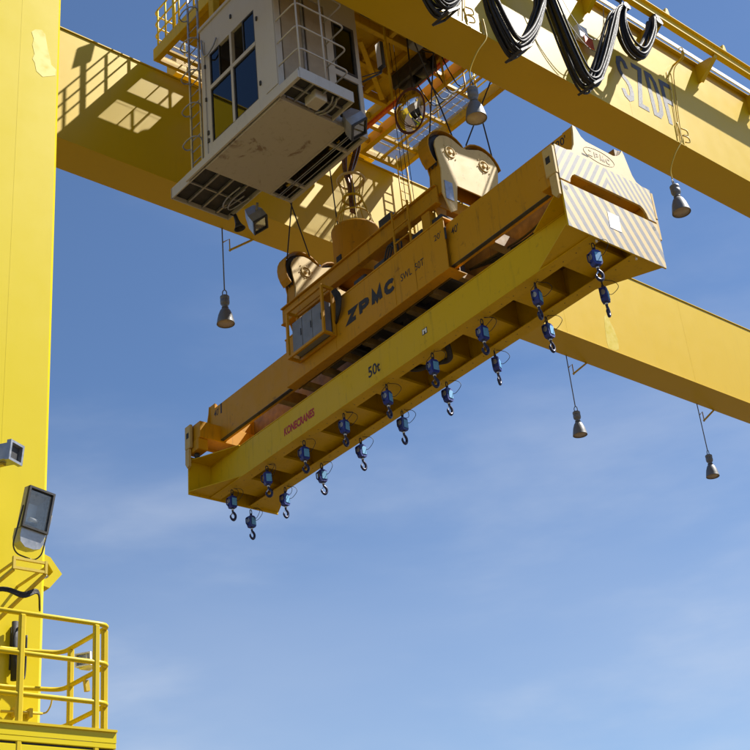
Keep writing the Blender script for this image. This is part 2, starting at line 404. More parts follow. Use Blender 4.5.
# near girder furniture
MB().box(8, 46, YN-.13, YN-.095, ZT+.06, ZT+.20, .005).build('cable_tray', 'white', gn, label='white cable tray strip along the girder top')
fb = MB()
fb.box(8, 46, YN-.70, YN-.55, ZT-.13, ZT-.10, .005); fb.box(8, 46, YN-.70, YN-.55, ZT+.19, ZT+.22, .005); fb.box(8, 46, YN-.635, YN-.615, ZT-.10, ZT+.19)
fbo = fb.build('festoon_beam', 'girder', gn, label='runway beam the cable loops hang from')
for x in (23.06, 25.4, 27.75, 20.7, 18.3):
    MB().prism([(x-.08, ZT+.22), (x+.08, ZT+.22), (x+.05, ZT+.40), (x-.02, ZT+.40)], 'y', YN-.70, YN-.55).build('end_stop', 'girder', fbo)
for k in range(12):
    x = 24.95+2.2*(k-6)
    s = MB().prism([(YN-.001, ZT-.62), (YN-.001, ZT-.04), (YN-.10, ZT-.04), (YN-.5, ZT-.10), (YN-.5, ZT-.135), (YN-.66, ZT-.135), (YN-.62, ZT-.20), (YN-.10, ZT-.62)], 'x', x-.012, x+.012)
    s.prism([(YN-.66, ZT-.14), (YN-.62, ZT-.21), (YN-.10, ZT-.63), (YN-.08, ZT-.615), (YN-.60, ZT-.19)], 'x', x-.06, x+.06)
    s.build('bracket', 'girder', gn)
stroke_text('SZDF', 'inkgrey', gn, (21.36, YN-.002, 21.50), (1, 0, 0), (0, 0, 1), 1.40, .50, .06, .074)
# conduit, hook brackets and small box on the near web
def conduit(pts, r, parent, mat='conduit', name='conduit'):
    return MB().tube(smooth_path(pts, 6), r, 6).build(name, mat, parent)
for dx in (0, -7.25):
    X = 23.5+dx
    MB().tube(fillet([(X+.42, YN, 23.75), (X+.42, YN-.32, 23.80), (X+.42, YN-.34, 23.98)], .05), .028, 6).build('lamp_bracket', 'conduit', gn)
    conduit([(X+.25, YN-.35, 23.95), (X+.40, YN-.37, 24.05), (X+.48, YN-.30, 23.8), (X+.30, YN-.06, 23.5), (X+.10, YN-.03, 22.4), (X-.10, YN-.03, 21.15)], .013, gn)
    conduit([(X+.02, YN-.02, 23.35), (X-.06, YN-.02, 22.4), (X-.22, YN-.02, 21.2)], .010, gn)
    s = MB()
    for zz in (21.20, 21.42): s.tube(smooth_path([(X-.02, YN-.02, zz+.10), (X+.12, YN-.08, zz+.05), (X+.14, YN-.08, zz-.08), (X+.02, YN-.03, zz-.1)], 4), .018, 6)
    s.build('cable_hanger', 'conduit', gn)
jb = MB().box(19.95, 20.28, YN-.16, YN-.002, 22.55, 22.95, .02).build('junction_box', 'white', gn)
MB().box(20.05, 20.36, YN-.19, YN-.165, 22.30, 22.62, .01).build('red_panel', 'red', jb)
MB().box(19.60, 19.74, YN-.12, YN-.002, 21.75, 21.95, .01).build('socket', 'blue', gn)
# touch-up patches (irregular, 2 mm proud)
def patch(parent, pts, y, name='touch_up_patch'):
    MB().prism(pts, 'y', y-.0025, y).build(name, 'touchup', parent)
def blob(cx, cz, rx, rz, seed, n=22):
    r = random.Random(seed)
    return [(cx+rx*math.cos(2*math.pi*i/n)*(.82+.3*r.random()), cz+rz*math.sin(2*math.pi*i/n)*(.82+.3*r.random())) for i in range(n)]
patch(gf, [(29.88, 22.3), (29.98, 22.15), (30.13, 21.85), (30.22, 21.5), (30.18, 21.15), (29.98, 20.99+.05), (29.66, 20.99+.05), (29.63, 21.3), (29.68, 21.8), (29.75, 22.2)], YF)
# legs
def leg(x0, x1, y0, y1):
    ch = .055
    poly = [(x0+ch, y0), (x1-ch, y0), (x1, y0+ch), (x1, y1-ch), (x1-ch, y1), (x0+ch, y1), (x0, y1-ch), (x0, y0+ch)]
    o = MB().prism(poly, 'z', .9, ZN).build('leg', 'leg', crane)
    return o
l1 = leg(5.2, 6.98, YN+.0, YN+GW)
leg(5.2, 6.98, YF, YF+GW); leg(46.2, 47.98, YN, YN+GW); leg(46.2, 47.98, YF, YF+GW)
patch(l1, [(6.50, 15.72), (6.56, 15.80), (6.66, 15.84), (6.72, 15.78), (6.76, 15.55), (6.80, 15.40), (6.83, 15.25), (6.91, 15.20), (6.90, 15.08), (6.80, 15.02), (6.70, 14.96), (6.60, 15.02), (6.57, 15.16), (6.53, 15.22), (6.56, 15.32), (6.52, 15.48), (6.54, 15.60)], YN)
MB().box(6.335, 6.355, YN-.001, YN+.02, .95, ZN-.02).build('weld_seam', 'leg', l1)
for x0 in (5.2, 46.2):
    s = MB().box(x0-.15, x0+1.93, 9.5, 27.0, .55, 1.25, .02).build('sill_beam', 'leg', crane)
    for y in (10.2, 11.9, 24.6, 26.3):
        MB().cyl((x0+.55, y, .46), (x0+1.25, y, .46), .46, 22).build('wheel', 'rubber', s)

# ------------------------------------------------------------------ service platform at the foot of the leg
PY, PX = 12.41, 7.10
plat = thing('service_platform', 'yellow railed service platform beside the leg, cut by the lower left corner', 'platform', (6, 13, 4))
MB().box(4.3, PX+.05, PY-.025, YN-.02, 3.2, 5.035, .01).build('base_box', 'leg', plat)
MB().box(4.25, PX+.06, PY-.034, YN-.015, 5.055, 5.112, .006).build('deck', 'leg', plat)
tb = MB().box(4.25, PX+.06, PY-.036, PY-.022, 5.114, 5.245).build('toe_board', 'leg', plat)
MB().box(4.25, PX+.06, PY-.06, PY-.0365, 5.225, 5.25).build('toe_board_lip', 'rail', tb)
MB().box(PX+.045, PX+.06, PY-.02, YN-.3, 5.115, 5.245).build('toe_board', 'leg', plat)
MB().box(4.2, PX+.04, PY-.005, PY+.02, 5.036, 5.054).build('shadow_gap_strip', 'darkgrey', plat)
for zz in (6.40, 5.97, 5.54):
    MB().tube(fillet([(4.0, PY, zz), (PX, PY, zz), (PX, YN-.22, zz), (PX-.55, YN-.12, zz), (6.15, YN-.12, zz)], .13), .027, 10).build('handrail', 'rail', plat)
for x, y in ((6.06, PY), (6.93, PY), (PX, PY+.12), (PX, YN-.42), (5.2, PY)):
    MB().box(x-.032, x+.032, y-.032, y+.032, 4.2 if y == PY else 5.1, 6.385, .012).build('post', 'rail', plat)
MB().tube(fillet([(6.13, YN-.15, 5.1), (6.13, YN-.15, 6.05), (6.35, YN-.12, 6.05)], .12), .026, 8).build('handrail', 'rail', plat)
MB().tube(fillet([(5.9, YN-.3, 6.9), (6.02, YN-.3, 6.3), (6.06, YN-.3, 5.1)], .2), .026, 8).build('handrail', 'rail', plat)
s = MB()
for a in (6.62, 6.80): s.box(a-.02, a+.02, YN-.09, YN-.002, 5.67, 5.77)
s.tube([(6.45, YN-.06, 5.71), (6.95, YN-.06, 5.73)], .016, 6)
s.tube(smooth_path([(6.95, YN-.06, 5.73), (7.0, YN-.07, 5.75), (7.03, YN-.1, 5.82), (7.04, YN-.12, 5.92)], 5), .010, 6)
s.build('conduit', 'conduit', plat)

# lights and fittings on the leg ------------------------------------------------
def frame_axes(n, upv=(0, 0, 1)):
    n = Vector(n).normalized(); r = Vector(upv).cross(n).normalized(); u = n.cross(r); return r, u, n
def floodlight(name, label, c, n, wd, ht, dp, box=True, roll=0., group=None, arms=None, cat='floodlight', bez='darkgrey'):
    r, u, n = frame_axes(n)
    if roll:
        r, u = r*math.cos(roll)+u*math.sin(roll), u*math.cos(roll)-r*math.sin(roll)
    c = Vector(c); T = thing(name, label, cat, c, group=group)
    s = MB()
    v = []
    for (k, q) in ((0, 1.0), (-dp*.45, 1.0), (-dp, .62)):
        for a, b in ((-1, -1), (1, -1), (1, 1), (-1, 1)): v.append(c+r*(a*wd/2*q)+u*(b*ht/2*q)+n*k)
    fs = [(8, 9, 10, 11)[::-1]]
    for L in (0, 4):
        fs += [(L+i, L+(i+1) % 4, L+4+(i+1) % 4, L+4+i) for i in range(4)]
    s.add(v, fs); s.build('housing', 'galv', T)
    s = MB()
    bz = wd*.07
    for a, b, e, f in ((-1, 0, bz, ht), (1, 0, bz, ht), (0, -1, wd-2*bz, bz), (0, 1, wd-2*bz, bz)):
        s.obox(c+r*(a*(wd-bz)/2)+u*(b*(ht-bz)/2)+n*.012, (r, u, n), (e, f, .045))
    s.build('bezel', bez, T)
    s = MB(); v = []
    for (k, q) in ((-.01, .86), (-dp*.42, .80), (-dp*.8, .45)):
        for a, b in ((-1, -1), (1, -1), (1, 1), (-1, 1)): v.append(c+r*(a*wd/2*q)+u*(b*ht/2*q)+n*k)
    s.add(v, [(8, 9, 10, 11)]+[(L+i, L+(i+1) % 4, L+4+(i+1) % 4, L+4+i) for L in (0, 4) for i in range(4)]); s.build('reflector', 'silver', T)
    MB().cyl(c-u*(ht*.22)-n*dp*.3-r*wd*.16, c-u*(ht*.22)-n*dp*.3+r*wd*.16, min(wd, ht)*.07, 10).build('bulb', 'paper', T)
    MB().obox(c+n*.002, (r, u, n), (wd-2*bz, ht-2*bz, .004)).build('glass', 'lens', T)
    if box:
        pts = [(-.46, -.51), (.46, -.51), (.46, -.80), (.36, -.94), (.12, -1.0), (-.2, -1.0), (-.40, -.90), (-.46, -.75)]
        v = [c+r*(a*wd)+u*(b*ht*.93)+n*(k) for k in (.0, -dp*.8) for a, b in pts]; m = len(pts)
        MB().add(v, [tuple(range(m)), tuple(range(2*m-1, m-1, -1))]+[(i, i+m, (i+1) % m+m, (i+1) % m) for i in range(m)]).build('gear_box', 'galv', T)
        yk = MB().tube(fillet([c-r*wd*.56, c-r*wd*.56-u*ht*.95-n*.06, c-r*wd*.3-u*ht*1.08-n*.1, c+r*wd*.4-u*ht*1.10-n*.1, c+r*wd*.56-u*ht*.95-n*.06, c+r*wd*.56], .06), .009, 6)
        yk.build('yoke', 'darkgrey', T)
    if arms:
        s = MB()
        for a in arms: s.bar(*a, .05, .05)
        s.build('mounting_arm', 'conduit', T)
    return T, (r, u, n)
flood, ax = floodlight('floodlight', 'large rectangular floodlight with grey gear box, bolted to the leg', (6.50, 13.02, 7.88), (.10, -.97, -.12), .345, .50, .2, True, -.10)
s = MB()
for z0 in (7.235, 7.125): s.box(6.245, 6.605, 13.0, 13.03, z0, z0+.03)
for x in (6.23, 6.62): s.box(x-.015, x+.015, 12.997, 13.033, 7.12, 7.27)
s.bar((6.23, 13.02, 7.12), (6.08, YN-.005, 6.92), .035, .035); s.bar((6.62, 13.02, 7.12), (6.35, YN-.005, 6.72), .035, .035)
s.bar((6.23, 13.034, 7.20), (6.23, YN-.002, 7.2), .025, .025); s.bar((6.62, 13.034, 7.20), (6.62, YN-.002, 7.2), .025, .025)
s.build('support_frame', 'conduit', flood)
s = MB()
for k in range(5):
    dz = random.uniform(-.03, .03)
    s.tube(smooth_path([(6.02, YN-.05, 7.02+dz), (6.2, 13.2, 6.95+dz), (6.42, 13.15, 6.90+dz*1.5), (6.62, 13.2, 6.98+dz), (6.86, YN-.1, 6.92-dz)], 6), .012, 5)
s.build('wiring', 'cable', flood)
# hook-like cable horn on the leg's corner
s = MB(); s.prism([(6.97, 7.69), (7.06, 7.66), (7.22, 7.47), (7.06, 7.27), (6.97, 7.29), (6.97, 7.37), (7.03, 7.39), (7.10, 7.48), (7.03, 7.58), (6.97, 7.59)], 'y', YN+.06, YN+.2)
s.build('cable_horn', 'leg', l1, label='angled yellow cable horn on the leg edge')
cctv = thing('security_camera', 'small grey boxed security camera on the leg at the left picture edge', 'camera', (6.1, 13.1, 8.6))
r_, u_, n_ = frame_axes((.42, -.85, -.10))
c = Vector((6.19, 13.08, 8.56))
MB().obox(c-n_*.2, (r_, u_, n_), (.20, .20, .42)).build('housing', 'galv', cctv)
s = MB()
for a, b, e, f in ((-1, 0, .03, .25), (1, 0, .03, .25), (0, -1, .19, .03), (0, 1, .19, .03)): s.obox(c+r_*a*.11+u_*b*.11+n_*.03, (r_, u_, n_), (e, f, .06))
s.build('hood', 'galv', cctv); MB().obox(c+n_*.012, (r_, u_, n_), (.17, .17, .01)).build('lens_window', 'darkgrey', cctv)
s = MB().bar(c-n_*.3-u_*.11, (6.05, YN-.01, 8.15), .07, .07); s.bar(c-n_*.1-u_*.12, c-n_*.35-u_*.13, .06, .03); s.build('bracket', 'conduit', cctv)
wl = thing('wall_light', 'narrow black upright light fitting on the leg above the platform', 'light', (6.5, 13.6, 6.2))
MB().cyl((6.575, YN-.09, 6.06), (6.565, YN-.09, 6.74), .038, 12).build('tube', 'rubber', wl)
MB().box(6.60, 6.625, YN-.10, YN-.05, 6.15, 6.70, .005).build('back_plate', 'galv', wl); MB().box(6.55, 6.60, YN-.03, YN-.002, 6.2, 6.7).build('mount', 'darkgrey', wl)
cc = MB().tube(smooth_path([(6.74, YN-.03, 6.62), (6.74, YN-.03, 6.42), (6.735, YN-.03, 6.18), (6.71, YN-.04, 6.10), (6.66, YN-.05, 6.11)], 5), .013, 6).build('cable_stub', 'cable', wl)
sf, _ = floodlight('rail_floodlight', 'tiny white box floodlight clamped on the platform handrail', (7.02, 12.84, 6.13), (-.80, -.55, -.1), .19, .15, .1, False, bez='white')
MB().box(7.03, 7.17, 12.80, 12.98, 6.055, 6.21, .01).build('body', 'white', sf); s = MB().bar((7.08, 12.9, 5.99), (7.08, 12.9, 5.86), .02, .02); s.bar((7.08, 12.9, 5.92), (7.1, 12.9, 5.80), .05, .05); s.build('clamp', 'conduit', sf)

# ------------------------------------------------------------------ pendant lamps
def pendant():
    T = thing('pendant_lamp', 'x', 'lamp', (0, 0, 0), group='bell-shaped pendant lamps under the girders')
    MB().lathe([(.0, -.56), (.03, -.56), (.085, -.575), (.13, -.64), (.175, -.76), (.205, -.90), (.218, -.985), (.222, -1.0), (.214, -1.0), (.20, -.93), (.16, -.76), (.11, -.65), (.0, -.62)], n=26).build('bell_shade', 'lampgrey', T)
    MB().lathe([(.0, -.22), (.095, -.22), (.115, -.24), (.115, -.30), (.105, -.31), (.105, -.33), (.115, -.34), (.115, -.42), (.10, -.46), (.07, -.49), (.07, -.52), (.085, -.535), (.085, -.555), (.0, -.555)], n=20).build('gear_housing', 'lampgrey', T)
    MB().lathe([(0., -.985), (.2, -.985), (.203, -.978)], n=24).build('glass', 'frosted', T)
    MB().lathe([(0., -.66), (.035, -.68), (.055, -.76), (.05, -.84), (0., -.88)], n=12).build('bulb', 'paper', T)
    MB().tube(fillet([(-.05, 0, -.22), (-.05, 0, -.09), (0, 0, -.03), (.05, 0, -.09), (.05, 0, -.22)], .05), .014, 6).build('hanging_loop', 'lampgrey', T)
    return T
proto = pendant()
lamps = [((16.30, 13.91, 19.72), 'grey bell lamp hanging in front of the trolley below the lettered girder'),
         ((22.93, 13.91, 19.92), 'grey bell lamp hanging right of the striped spreader end'),
         ((16.0, 22.51, 19.19), 'dark bell lamp hanging in the sky below the operator cabin'),
         ((28.74, 22.51, 19.25), 'dark bell lamp hanging below the far girder, left of the last one'),
         ((35.25, 22.51, 19.28), 'rightmost dark bell lamp hanging below the far girder')]
objs = [proto]+[copy_tree(proto) for _ in lamps[1:]]
for o, (q, lb) in zip(objs, lamps):
    o.location = q; o['label'] = lb; o.rotation_euler = (random.uniform(-.03, .03), random.uniform(-.03, .03), random.uniform(0, 3))
    MATS[o.name] = Matrix.LocRotScale(o.location, o.rotation_euler, o.scale)
    x, y, z = q
    if y > 20:
        MB().tube([(x, y, z-.03), (x+.01, y, ZN+.5)], .017, 6).build('hanging_rod', 'lampgrey', o)
        s = MB().bar((x+.95, YF+GW, ZN-.0), (x+.22, y+.02, ZN-.58), .05, .05)
        s.tube([(x+.22, y, ZN-.62), (x+.22, y, ZN-.25), (x+.02, y, ZN-.42)], .018, 6); s.build('bracket_arm', 'conduit', o)
    else:
        MB().tube(smooth_path([(x, y, z-.03), (x-.0, y-.02, z+.25), (x+.15, YN+.05, z+.7), (x+.38, YN-.06, z+1.1), (x+.42, YN-.06, z+1.35), (x+.42, YN-.04, z+1.7)], 8), .017, 6).build('hanging_cable', 'conduit', o)

# ------------------------------------------------------------------ festoon cable loops
def festoon(label, pts, n, spread, depth, y0, clamp=None, saddles=()):
    T = thing('cable_loop', label, 'cable', (pts[0][0], y0, ZT), group='black cable loops hanging from the girder')
    path = smooth_path([(x, y0, z) for x, z in pts], 7)
    m = len(path); ctr = Vector((sum(p.x for p in path)/m, y0, max(p.z for p in path)))
    for k in range(n):
        off = spread*((k/(n-1))-.5) if n > 1 else 0
        inn = random.uniform(0, depth); ph = random.uniform(0, 6); q = []
        for i, p in enumerate(path):
            u = i/(m-1); e = math.sin(math.pi*u)
            d = (ctr-p); d.y = 0; d = d.normalized() if d.length > 0 else d
            q.append(p+d*(inn*e)+Vector((.012*math.sin(ph+5*u), off*(.75+.25*e)+.015*math.sin(ph*2+7*u), .0)))
        MB().tube(q, random.choice((.022, .028, .033)), 7).build('cable', 'cable', T)
    if clamp:
        for (cx, cz, ang) in clamp:
            d = Vector((math.cos(ang), 0, math.sin(ang)))
            s = MB().bar(Vector((cx, y0-spread*.62, cz))-d*.05, Vector((cx, y0-spread*.62, cz))+d*(depth+.10), .03, .05)
            s.bar(Vector((cx, y0+spread*.62, cz))-d*.05, Vector((cx, y0+spread*.62, cz))+d*(depth+.10), .03, .05)
            for q in (-.04, depth+.08): s.bar(Vector((cx, y0-spread*.66, cz))+d*q, Vector((cx, y0+spread*.66, cz))+d*q, .045, .03)
            s.build('clamp', 'darkgrey', T)
    for (sx, sz) in saddles:
        s = MB()
        arc = [(sx+.13*math.cos(a), sz-.13+.13*math.sin(a)) for a in [math.pi*i/8 for i in range(9)]]
        s.prism(arc+[(sx-.08, sz-.18), (sx+.08, sz-.18)], 'y', y0-spread*.42, y0+spread*.42)
        s.box(sx-.03, sx+.03, y0-.03, y0+.03, sz, ZT-.10); s.box(sx-.10, sx+.10, y0-.11, y0+.11, ZT-.27, ZT-.14, .02)
        s.build('saddle', 'darkgrey', T)
    return T
YC = 13.08
festoon('deep black cable loop left of the girder lettering, largest of the loops', [(18.05, 23.75), (18.30, 22.6), (18.50, 21.7), (18.74, 20.85), (19.00, 20.28), (19.35, 20.34), (19.75, 20.95), (20.10, 21.6), (20.57, 22.55), (20.90, 23.35), (21.15, 23.72)], 20, .36, .40, YC, [(19.08, 20.22, .72)], [(21.2, 23.78)])
festoon('short black cable loop hanging over the left end of the girder lettering', [(21.22, 23.74), (20.98, 23.2), (20.92, 22.7), (21.08, 22.26), (21.45, 22.20), (21.85, 22.65), (22.22, 23.35), (22.33, 23.95)], 16, .32, .44, YC, None, [(22.5, 24.0)])
festoon('black cable loop above the near bell lamp, second from the left', [(16.12, 23.75), (16.2, 22.3), (16.27, 21.2), (16.36, 20.82), (16.54, 20.40), (16.76, 20.08), (17.0, 20.15), (17.48, 20.74), (17.90, 21.55), (18.12, 22.3), (18.05, 23.75)], 19, .36, .40, YC, [(16.80, 20.0, .72)], [(18.05, 23.78)])
festoon('leftmost black cable loop, only its bottom showing at the top edge', [(13.9, 23.75), (14.1, 22.0), (14.28, 20.7), (14.48, 20.22), (14.71, 20.0), (14.96, 20.13), (15.34, 20.62), (15.75, 21.4), (15.95, 22.3), (16.05, 23.75)], 19, .36, .36, YC, [(14.76, 19.94, .72)], [(16.1, 23.78)])
s = MB()
s.tube(smooth_path([(18.9, YC+.2, 23.6), (19.35, YC+.2, 22.7), (19.95, YC+.2, 22.25), (20.45, YC+.2, 22.75), (20.75, YC+.2, 23.7)], 8), .008, 5)
s.tube(smooth_path([(18.75, YC+.25, 23.6), (19.3, YC+.25, 22.4), (20.0, YC+.25, 21.95), (20.5, YC+.25, 22.5), (20.8, YC+.25, 23.7)], 8), .008, 5)
tag(s.build('tow_rope', 'lampgrey'), 'thin slack tow lines strung inside the deepest cable loop', 'rope')

# ------------------------------------------------------------------ trolley on the girders
TZ = 24.42
tr = thing('trolley', 'yellow hoist trolley frame with grating walkways riding across both girders', 'trolley', (17.4, 17.9, TZ))
def tb_(name, x0, x1, y0, y1, z0, z1, mat='trolley', parent=tr, ch=.012): return MB().box(x0, x1, y0, y1, z0, z1, ch).build(name, mat, parent)
for x in (13.46, 15.04): tb_('cross_beam', x-.075, x+.075, 13.9, 21.42, TZ-.07, TZ+.30)
for x in (20.02, 21.42): tb_('cross_beam', x-.08, x+.08, 13.9, 21.42, TZ-.10, TZ+.25)
tb_('cross_beam', 19.30, 19.40, 13.9, 21.42, TZ-.02, TZ+.30)
red = tb_('red_tray', 19.41, 19.53, 15.2, 20.9, TZ-.08, TZ+.04, 'red')
tb_('end_beam', 13.535, 14.965, 21.32, 21.42, TZ-.07, TZ+.14); tb_('end_beam', 20.10, 21.34, 21.30, 21.42, TZ-.10, TZ+.16); tb_('end_beam', 15.12, 19.30, 21.28, 21.42, TZ+.0, TZ+.3)
for y in (21.0, 19.1, 17.6): tb_('stringer', 13.535, 14.965, y-.06, y+.06, TZ-.04, TZ+.05)
for y in (20.6, 19.25, 18.05, 16.9): tb_('stringer', 20.10, 21.34, y-.05, y+.05, TZ-.06, TZ+.05)
for y in (20.98, 20.45, 19.72, 18.9, 17.9, 17.2): tb_('stringer', 19.53, 19.94, y-.06, y+.06, TZ-.02, TZ+.12)
tb_('stringer', 20.68, 20.74, 16.95, 18.0, TZ-.04, TZ+.04); tb_('stringer', 20.68, 20.74, 19.3, 21.3, TZ-.04, TZ+.04)
tb_('floor_plate', 15.115, 19.30, 15.4, 19.45, TZ+.16, TZ+.19)
tb_('floor_plate', 15.115, 19.30, 20.25, 21.28, TZ+.16, TZ+.19)
tb_('floor_plate', 13.54, 14.96, 14.0, 20.6, TZ+.10, TZ+.12)
for y in (15.5, 16.75, 17.55, 18.6, 19.5, 20.2): tb_('floor_beam', 15.115, 19.30, y-.07, y+.07, TZ-.10, TZ+.155)
for x in (16.4, 17.75, 18.55): tb_('floor_beam', x-.06, x+.06, 16.82, 19.43, TZ-.06, TZ+.155)
def grating(x0, x1, y0, y1, z, pitch=.036):
    s = MB(); n = int((x1-x0)/pitch)
    for i in range(1, n): s.box(x0+i*pitch-.002, x0+i*pitch+.002, y0, y1, z, z+.018)
    k = int((y1-y0)/.24)
    for i in range(1, k): s.box(x0, x1, y0+i*.24-.003, y0+i*.24+.003, z+.016, z+.024)
    return s.build('grating', 'galv', tr, kind='stuff')
grating(13.54, 14.96, 20.62, 21.30, TZ+.07)
for a, b in ((14.2, 16.85), (18.10, 19.2), (19.3, 20.55), (20.65, 21.28)): grating(20.11, 21.33, a, b, TZ+.08)
for y0 in (YN, YF):
    yc = y0+GW/2
    tb_('end_carriage', 14.3, 20.9, yc-.22, yc+.22, TZ+.30, TZ+.95, ch=.02)
    for x in (14.8, 20.3):
        wv = MB().cyl((x, yc-.10, ZT+.13+.30), (x, yc+.10, ZT+.13+.30), .30, 22).build('wheel', 'darkgrey', tr)
# hoist machinery above the floor
for y in (15.0, 19.85):
    d = MB().cyl((16.0, y-.25, TZ+1.25), (16.0, y+.25, TZ+1.25), .42, 26); d.build('rope_drum', 'darkgrey', tr)
    d = MB().cyl((17.9, y-.25, TZ+1.25), (17.9, y+.25, TZ+1.25), .42, 26); d.build('rope_drum', 'darkgrey', tr)
tb_('hoist_motor', 16.0, 18.0, 16.6, 18.4, TZ+.5, TZ+1.5, 'grey', ch=.08)
tb_('winch', 18.6, 19.2, 15.6, 16.6, TZ-.35, TZ-.08, 'darkgrey', ch=.05)
# struts seen under the floor beside the cabin
st = MB(); st.bar((17.1, 17.9, TZ-.16), (18.9, 19.2, TZ-.22), .12, .12); st.build('strut', 'trolley', tr)
st = MB(); st.bar((15.4, 16.2, TZ-.16), (18.7, 16.2, TZ-.16), .14, .14); st.build('strut', 'trolley', tr)
for (x, y, sx_, sy_, sz_, m_) in ((18.2, 17.0, .35, .5, .3, 'grey'), (16.0, 17.9, .5, .4, .35, 'darkgrey'), (19.74, 16.6, .35, .45, .35, 'darkgrey'), (20.4, 16.5, .5, .7, .4, 'darkgrey'), (19.0, 18.2, .25, .3, .3, 'grey')):
    tb_('equipment_box', x-sx_/2, x+sx_/2, y-sy_/2, y+sy_/2, TZ-.12-sz_, TZ-.105, m_, ch=.02)
for k in range(5):
    MB().tube(smooth_path([(15.3, 16.3+.12*k, TZ-.14), (16.4, 16.6+.1*k, TZ-.3-.03*k), (17.6, 16.5+.12*k, TZ-.18), (18.4, 16.8+.1*k, TZ-.32), (19.3, 16.6+.1*k, TZ-.14)], 6), .02, 6).build('cable_run', 'cable', tr)
for x in (17.05, 18.9): MB().cyl((x, 16.98, TZ-.12), (x, 16.98, 21.7 if x < 18 else 23.0), .03, 8).build('drop_pipe', 'trolley', tr)
MB().tube(fillet([(20.02, 17.3, TZ-.12), (20.02, 17.3, TZ-.7), (20.02, 18.6, TZ-.7), (20.02, 18.6, TZ-.12)], .12), .022, 7).build('hand_bar', 'trolley', tr)
for x in (21.25, 21.62):
    MB().tube([(x, 21.30, 22.2), (x, 21.30, TZ+.3)], .02, 7).build('ladder_rail', 'trolley', tr)
for i in range(7): MB().cyl((21.25, 21.30, 22.3+i*.3), (21.62, 21.30, 22.3+i*.3), .012, 6).build('rung', 'trolley', tr)
for k in range(4):
    MB().tube(smooth_path([(19.0, 17.1+.35*k, TZ-.1), (19.4, 17.2+.3*k, TZ-.55-.08*k), (19.95, 17.4+.3*k, TZ-.6), (20.4, 17.3+.3*k, TZ-.1)], 6), .018, 6).build('cable_run', 'cable', tr)
tb_('sheave_frame', 18.62, 18.72, 17.3, 18.5, TZ-.55, TZ-.11, 'darkgrey'); tb_('sheave_frame', 18.98, 19.08, 17.3, 18.5, TZ-.55, TZ-.11, 'darkgrey')
for y in (17.6, 18.2): MB().cyl((18.73, y, TZ-.4), (18.97, y, TZ-.4), .24, 20).build('guide_sheave', 'darkgrey', tr)
# handrails
def railing(pts, z0, heights, r=.022, posts=(), h=None, mat='rail', parent=tr, fr=.18):
    for hh in heights:
        MB().tube(fillet([(x, y, z0+hh) for x, y in pts], fr), r, 8).build('handrail', mat, parent)
    for x, y in posts: MB().cyl((x, y, z0), (x, y, z0+(h or max(heights))), r*1.15, 8).build('post', mat, parent)
railing([(13.40, 14.2), (13.40, 21.40), (15.0, 21.40)], TZ+.30, (.38, .76, 1.14), .022, [(13.40, 15.2), (13.40, 16.5), (13.40, 17.8), (13.40, 18.9), (13.40, 19.6), (13.40, 20.25), (13.40, 20.85), (13.40, 21.2), (14.3, 21.40)])
railing([(21.48, 14.0), (21.48, 21.40), (20.2, 21.40)], TZ+.25, (.38, .76, 1.14), .022, [(21.48, 15.2), (21.48, 16.7), (21.48, 18.2), (21.48, 19.7), (21.48, 21.0)])
railing([(15.0, 18.6), (15.0, 21.36)], TZ+.30, (.5, 1.05), .022, [(15.0, 19.6), (15.0, 20.35), (15.0, 20.95)])
tl, _ = floodlight('trolley_floodlight', 'small floodlight on a post at the trolley corner, its shadow on the far girder', (13.35, 20.55, 26.35), (-.5, .5, -.6), .24, .34, .16, False)
MB().cyl((13.42, 20.5, TZ+.3), (13.42, 20.5, 26.2), .045, 10).build('lamp_post', 'rail', tl)

# ------------------------------------------------------------------ operator cabin
CX0, CX1, CY0, CY1, CZ0, CZ1 = 12.48, 14.68, 15.45, 18.06, 18.60, 22.20
cab = thing('operator_cabin', 'off-white crane operator cabin with tinted windows hanging under the trolley', 'cabin', (13.6, 16.8, CZ0))
def cb(name, *a, mat='cabin', parent=cab, ch=.01): return MB().box(*a, ch).build(name, mat, parent)
T_ = .07
# west (-x) wall as pieces around the window openings
WY0, WYM, WY1, WZ0, WZM, WZ1 = 16.12, 16.95, 17.74, 18.98, 20.42, 21.34
s = MB()
s.box(CX0, CX0+T_, CY0, WY0, CZ0, CZ1); s.box(CX0, CX0+T_, WY1, CY1, CZ0, CZ1)
s.box(CX0, CX0+T_, WY0, WY1, CZ0, WZ0); s.box(CX0, CX0+T_, WY0, WY1, WZ1, CZ1)
ww = s.build('side_wall', 'cabin', cab)
s = MB(); s.box(CX0-.012, CX0+T_, WYM-.035, WYM+.035, WZ0, WZ1); s.box(CX0-.010, CX0+T_, WY0, WYM-.035, WZM-.05, WZM+.05); s.box(CX0-.010, CX0+T_, WYM+.035, WY1, WZM-.05, WZM+.05)
s.build('mullion', 'cabin', ww)
for (a, b) in ((WY0, WYM-.035), (WYM+.035, WY1)):
    for (c0, c1) in ((WZ0, WZM-.05), (WZM+.05, WZ1)):
        g0, g1 = a, b
        if c1 == WZ1:                      # sliding panes pushed half open
            g0, g1 = (a, a+.42) if a == WY0 else (b-.36, b)
        p = cb('window', CX0+.025, CX0+.035, g0, g1, c0, c1, mat='glass', ch=0)
        s = MB()
        for q in ((g0, g0+.03, c0, c1), (g1-.03, g1, c0, c1), (g0+.03, g1-.03, c0, c0+.03), (g0+.03, g1-.03, c1-.03, c1)): s.box(CX0+.005, CX0+.05, *q)
        s.build('gasket', 'darkgrey', p)
cb('corner_post', CX0-.025, CX0+.0, CY1-.16, CY1-.10, CZ0+.05, CZ1-.4, ch=.004)
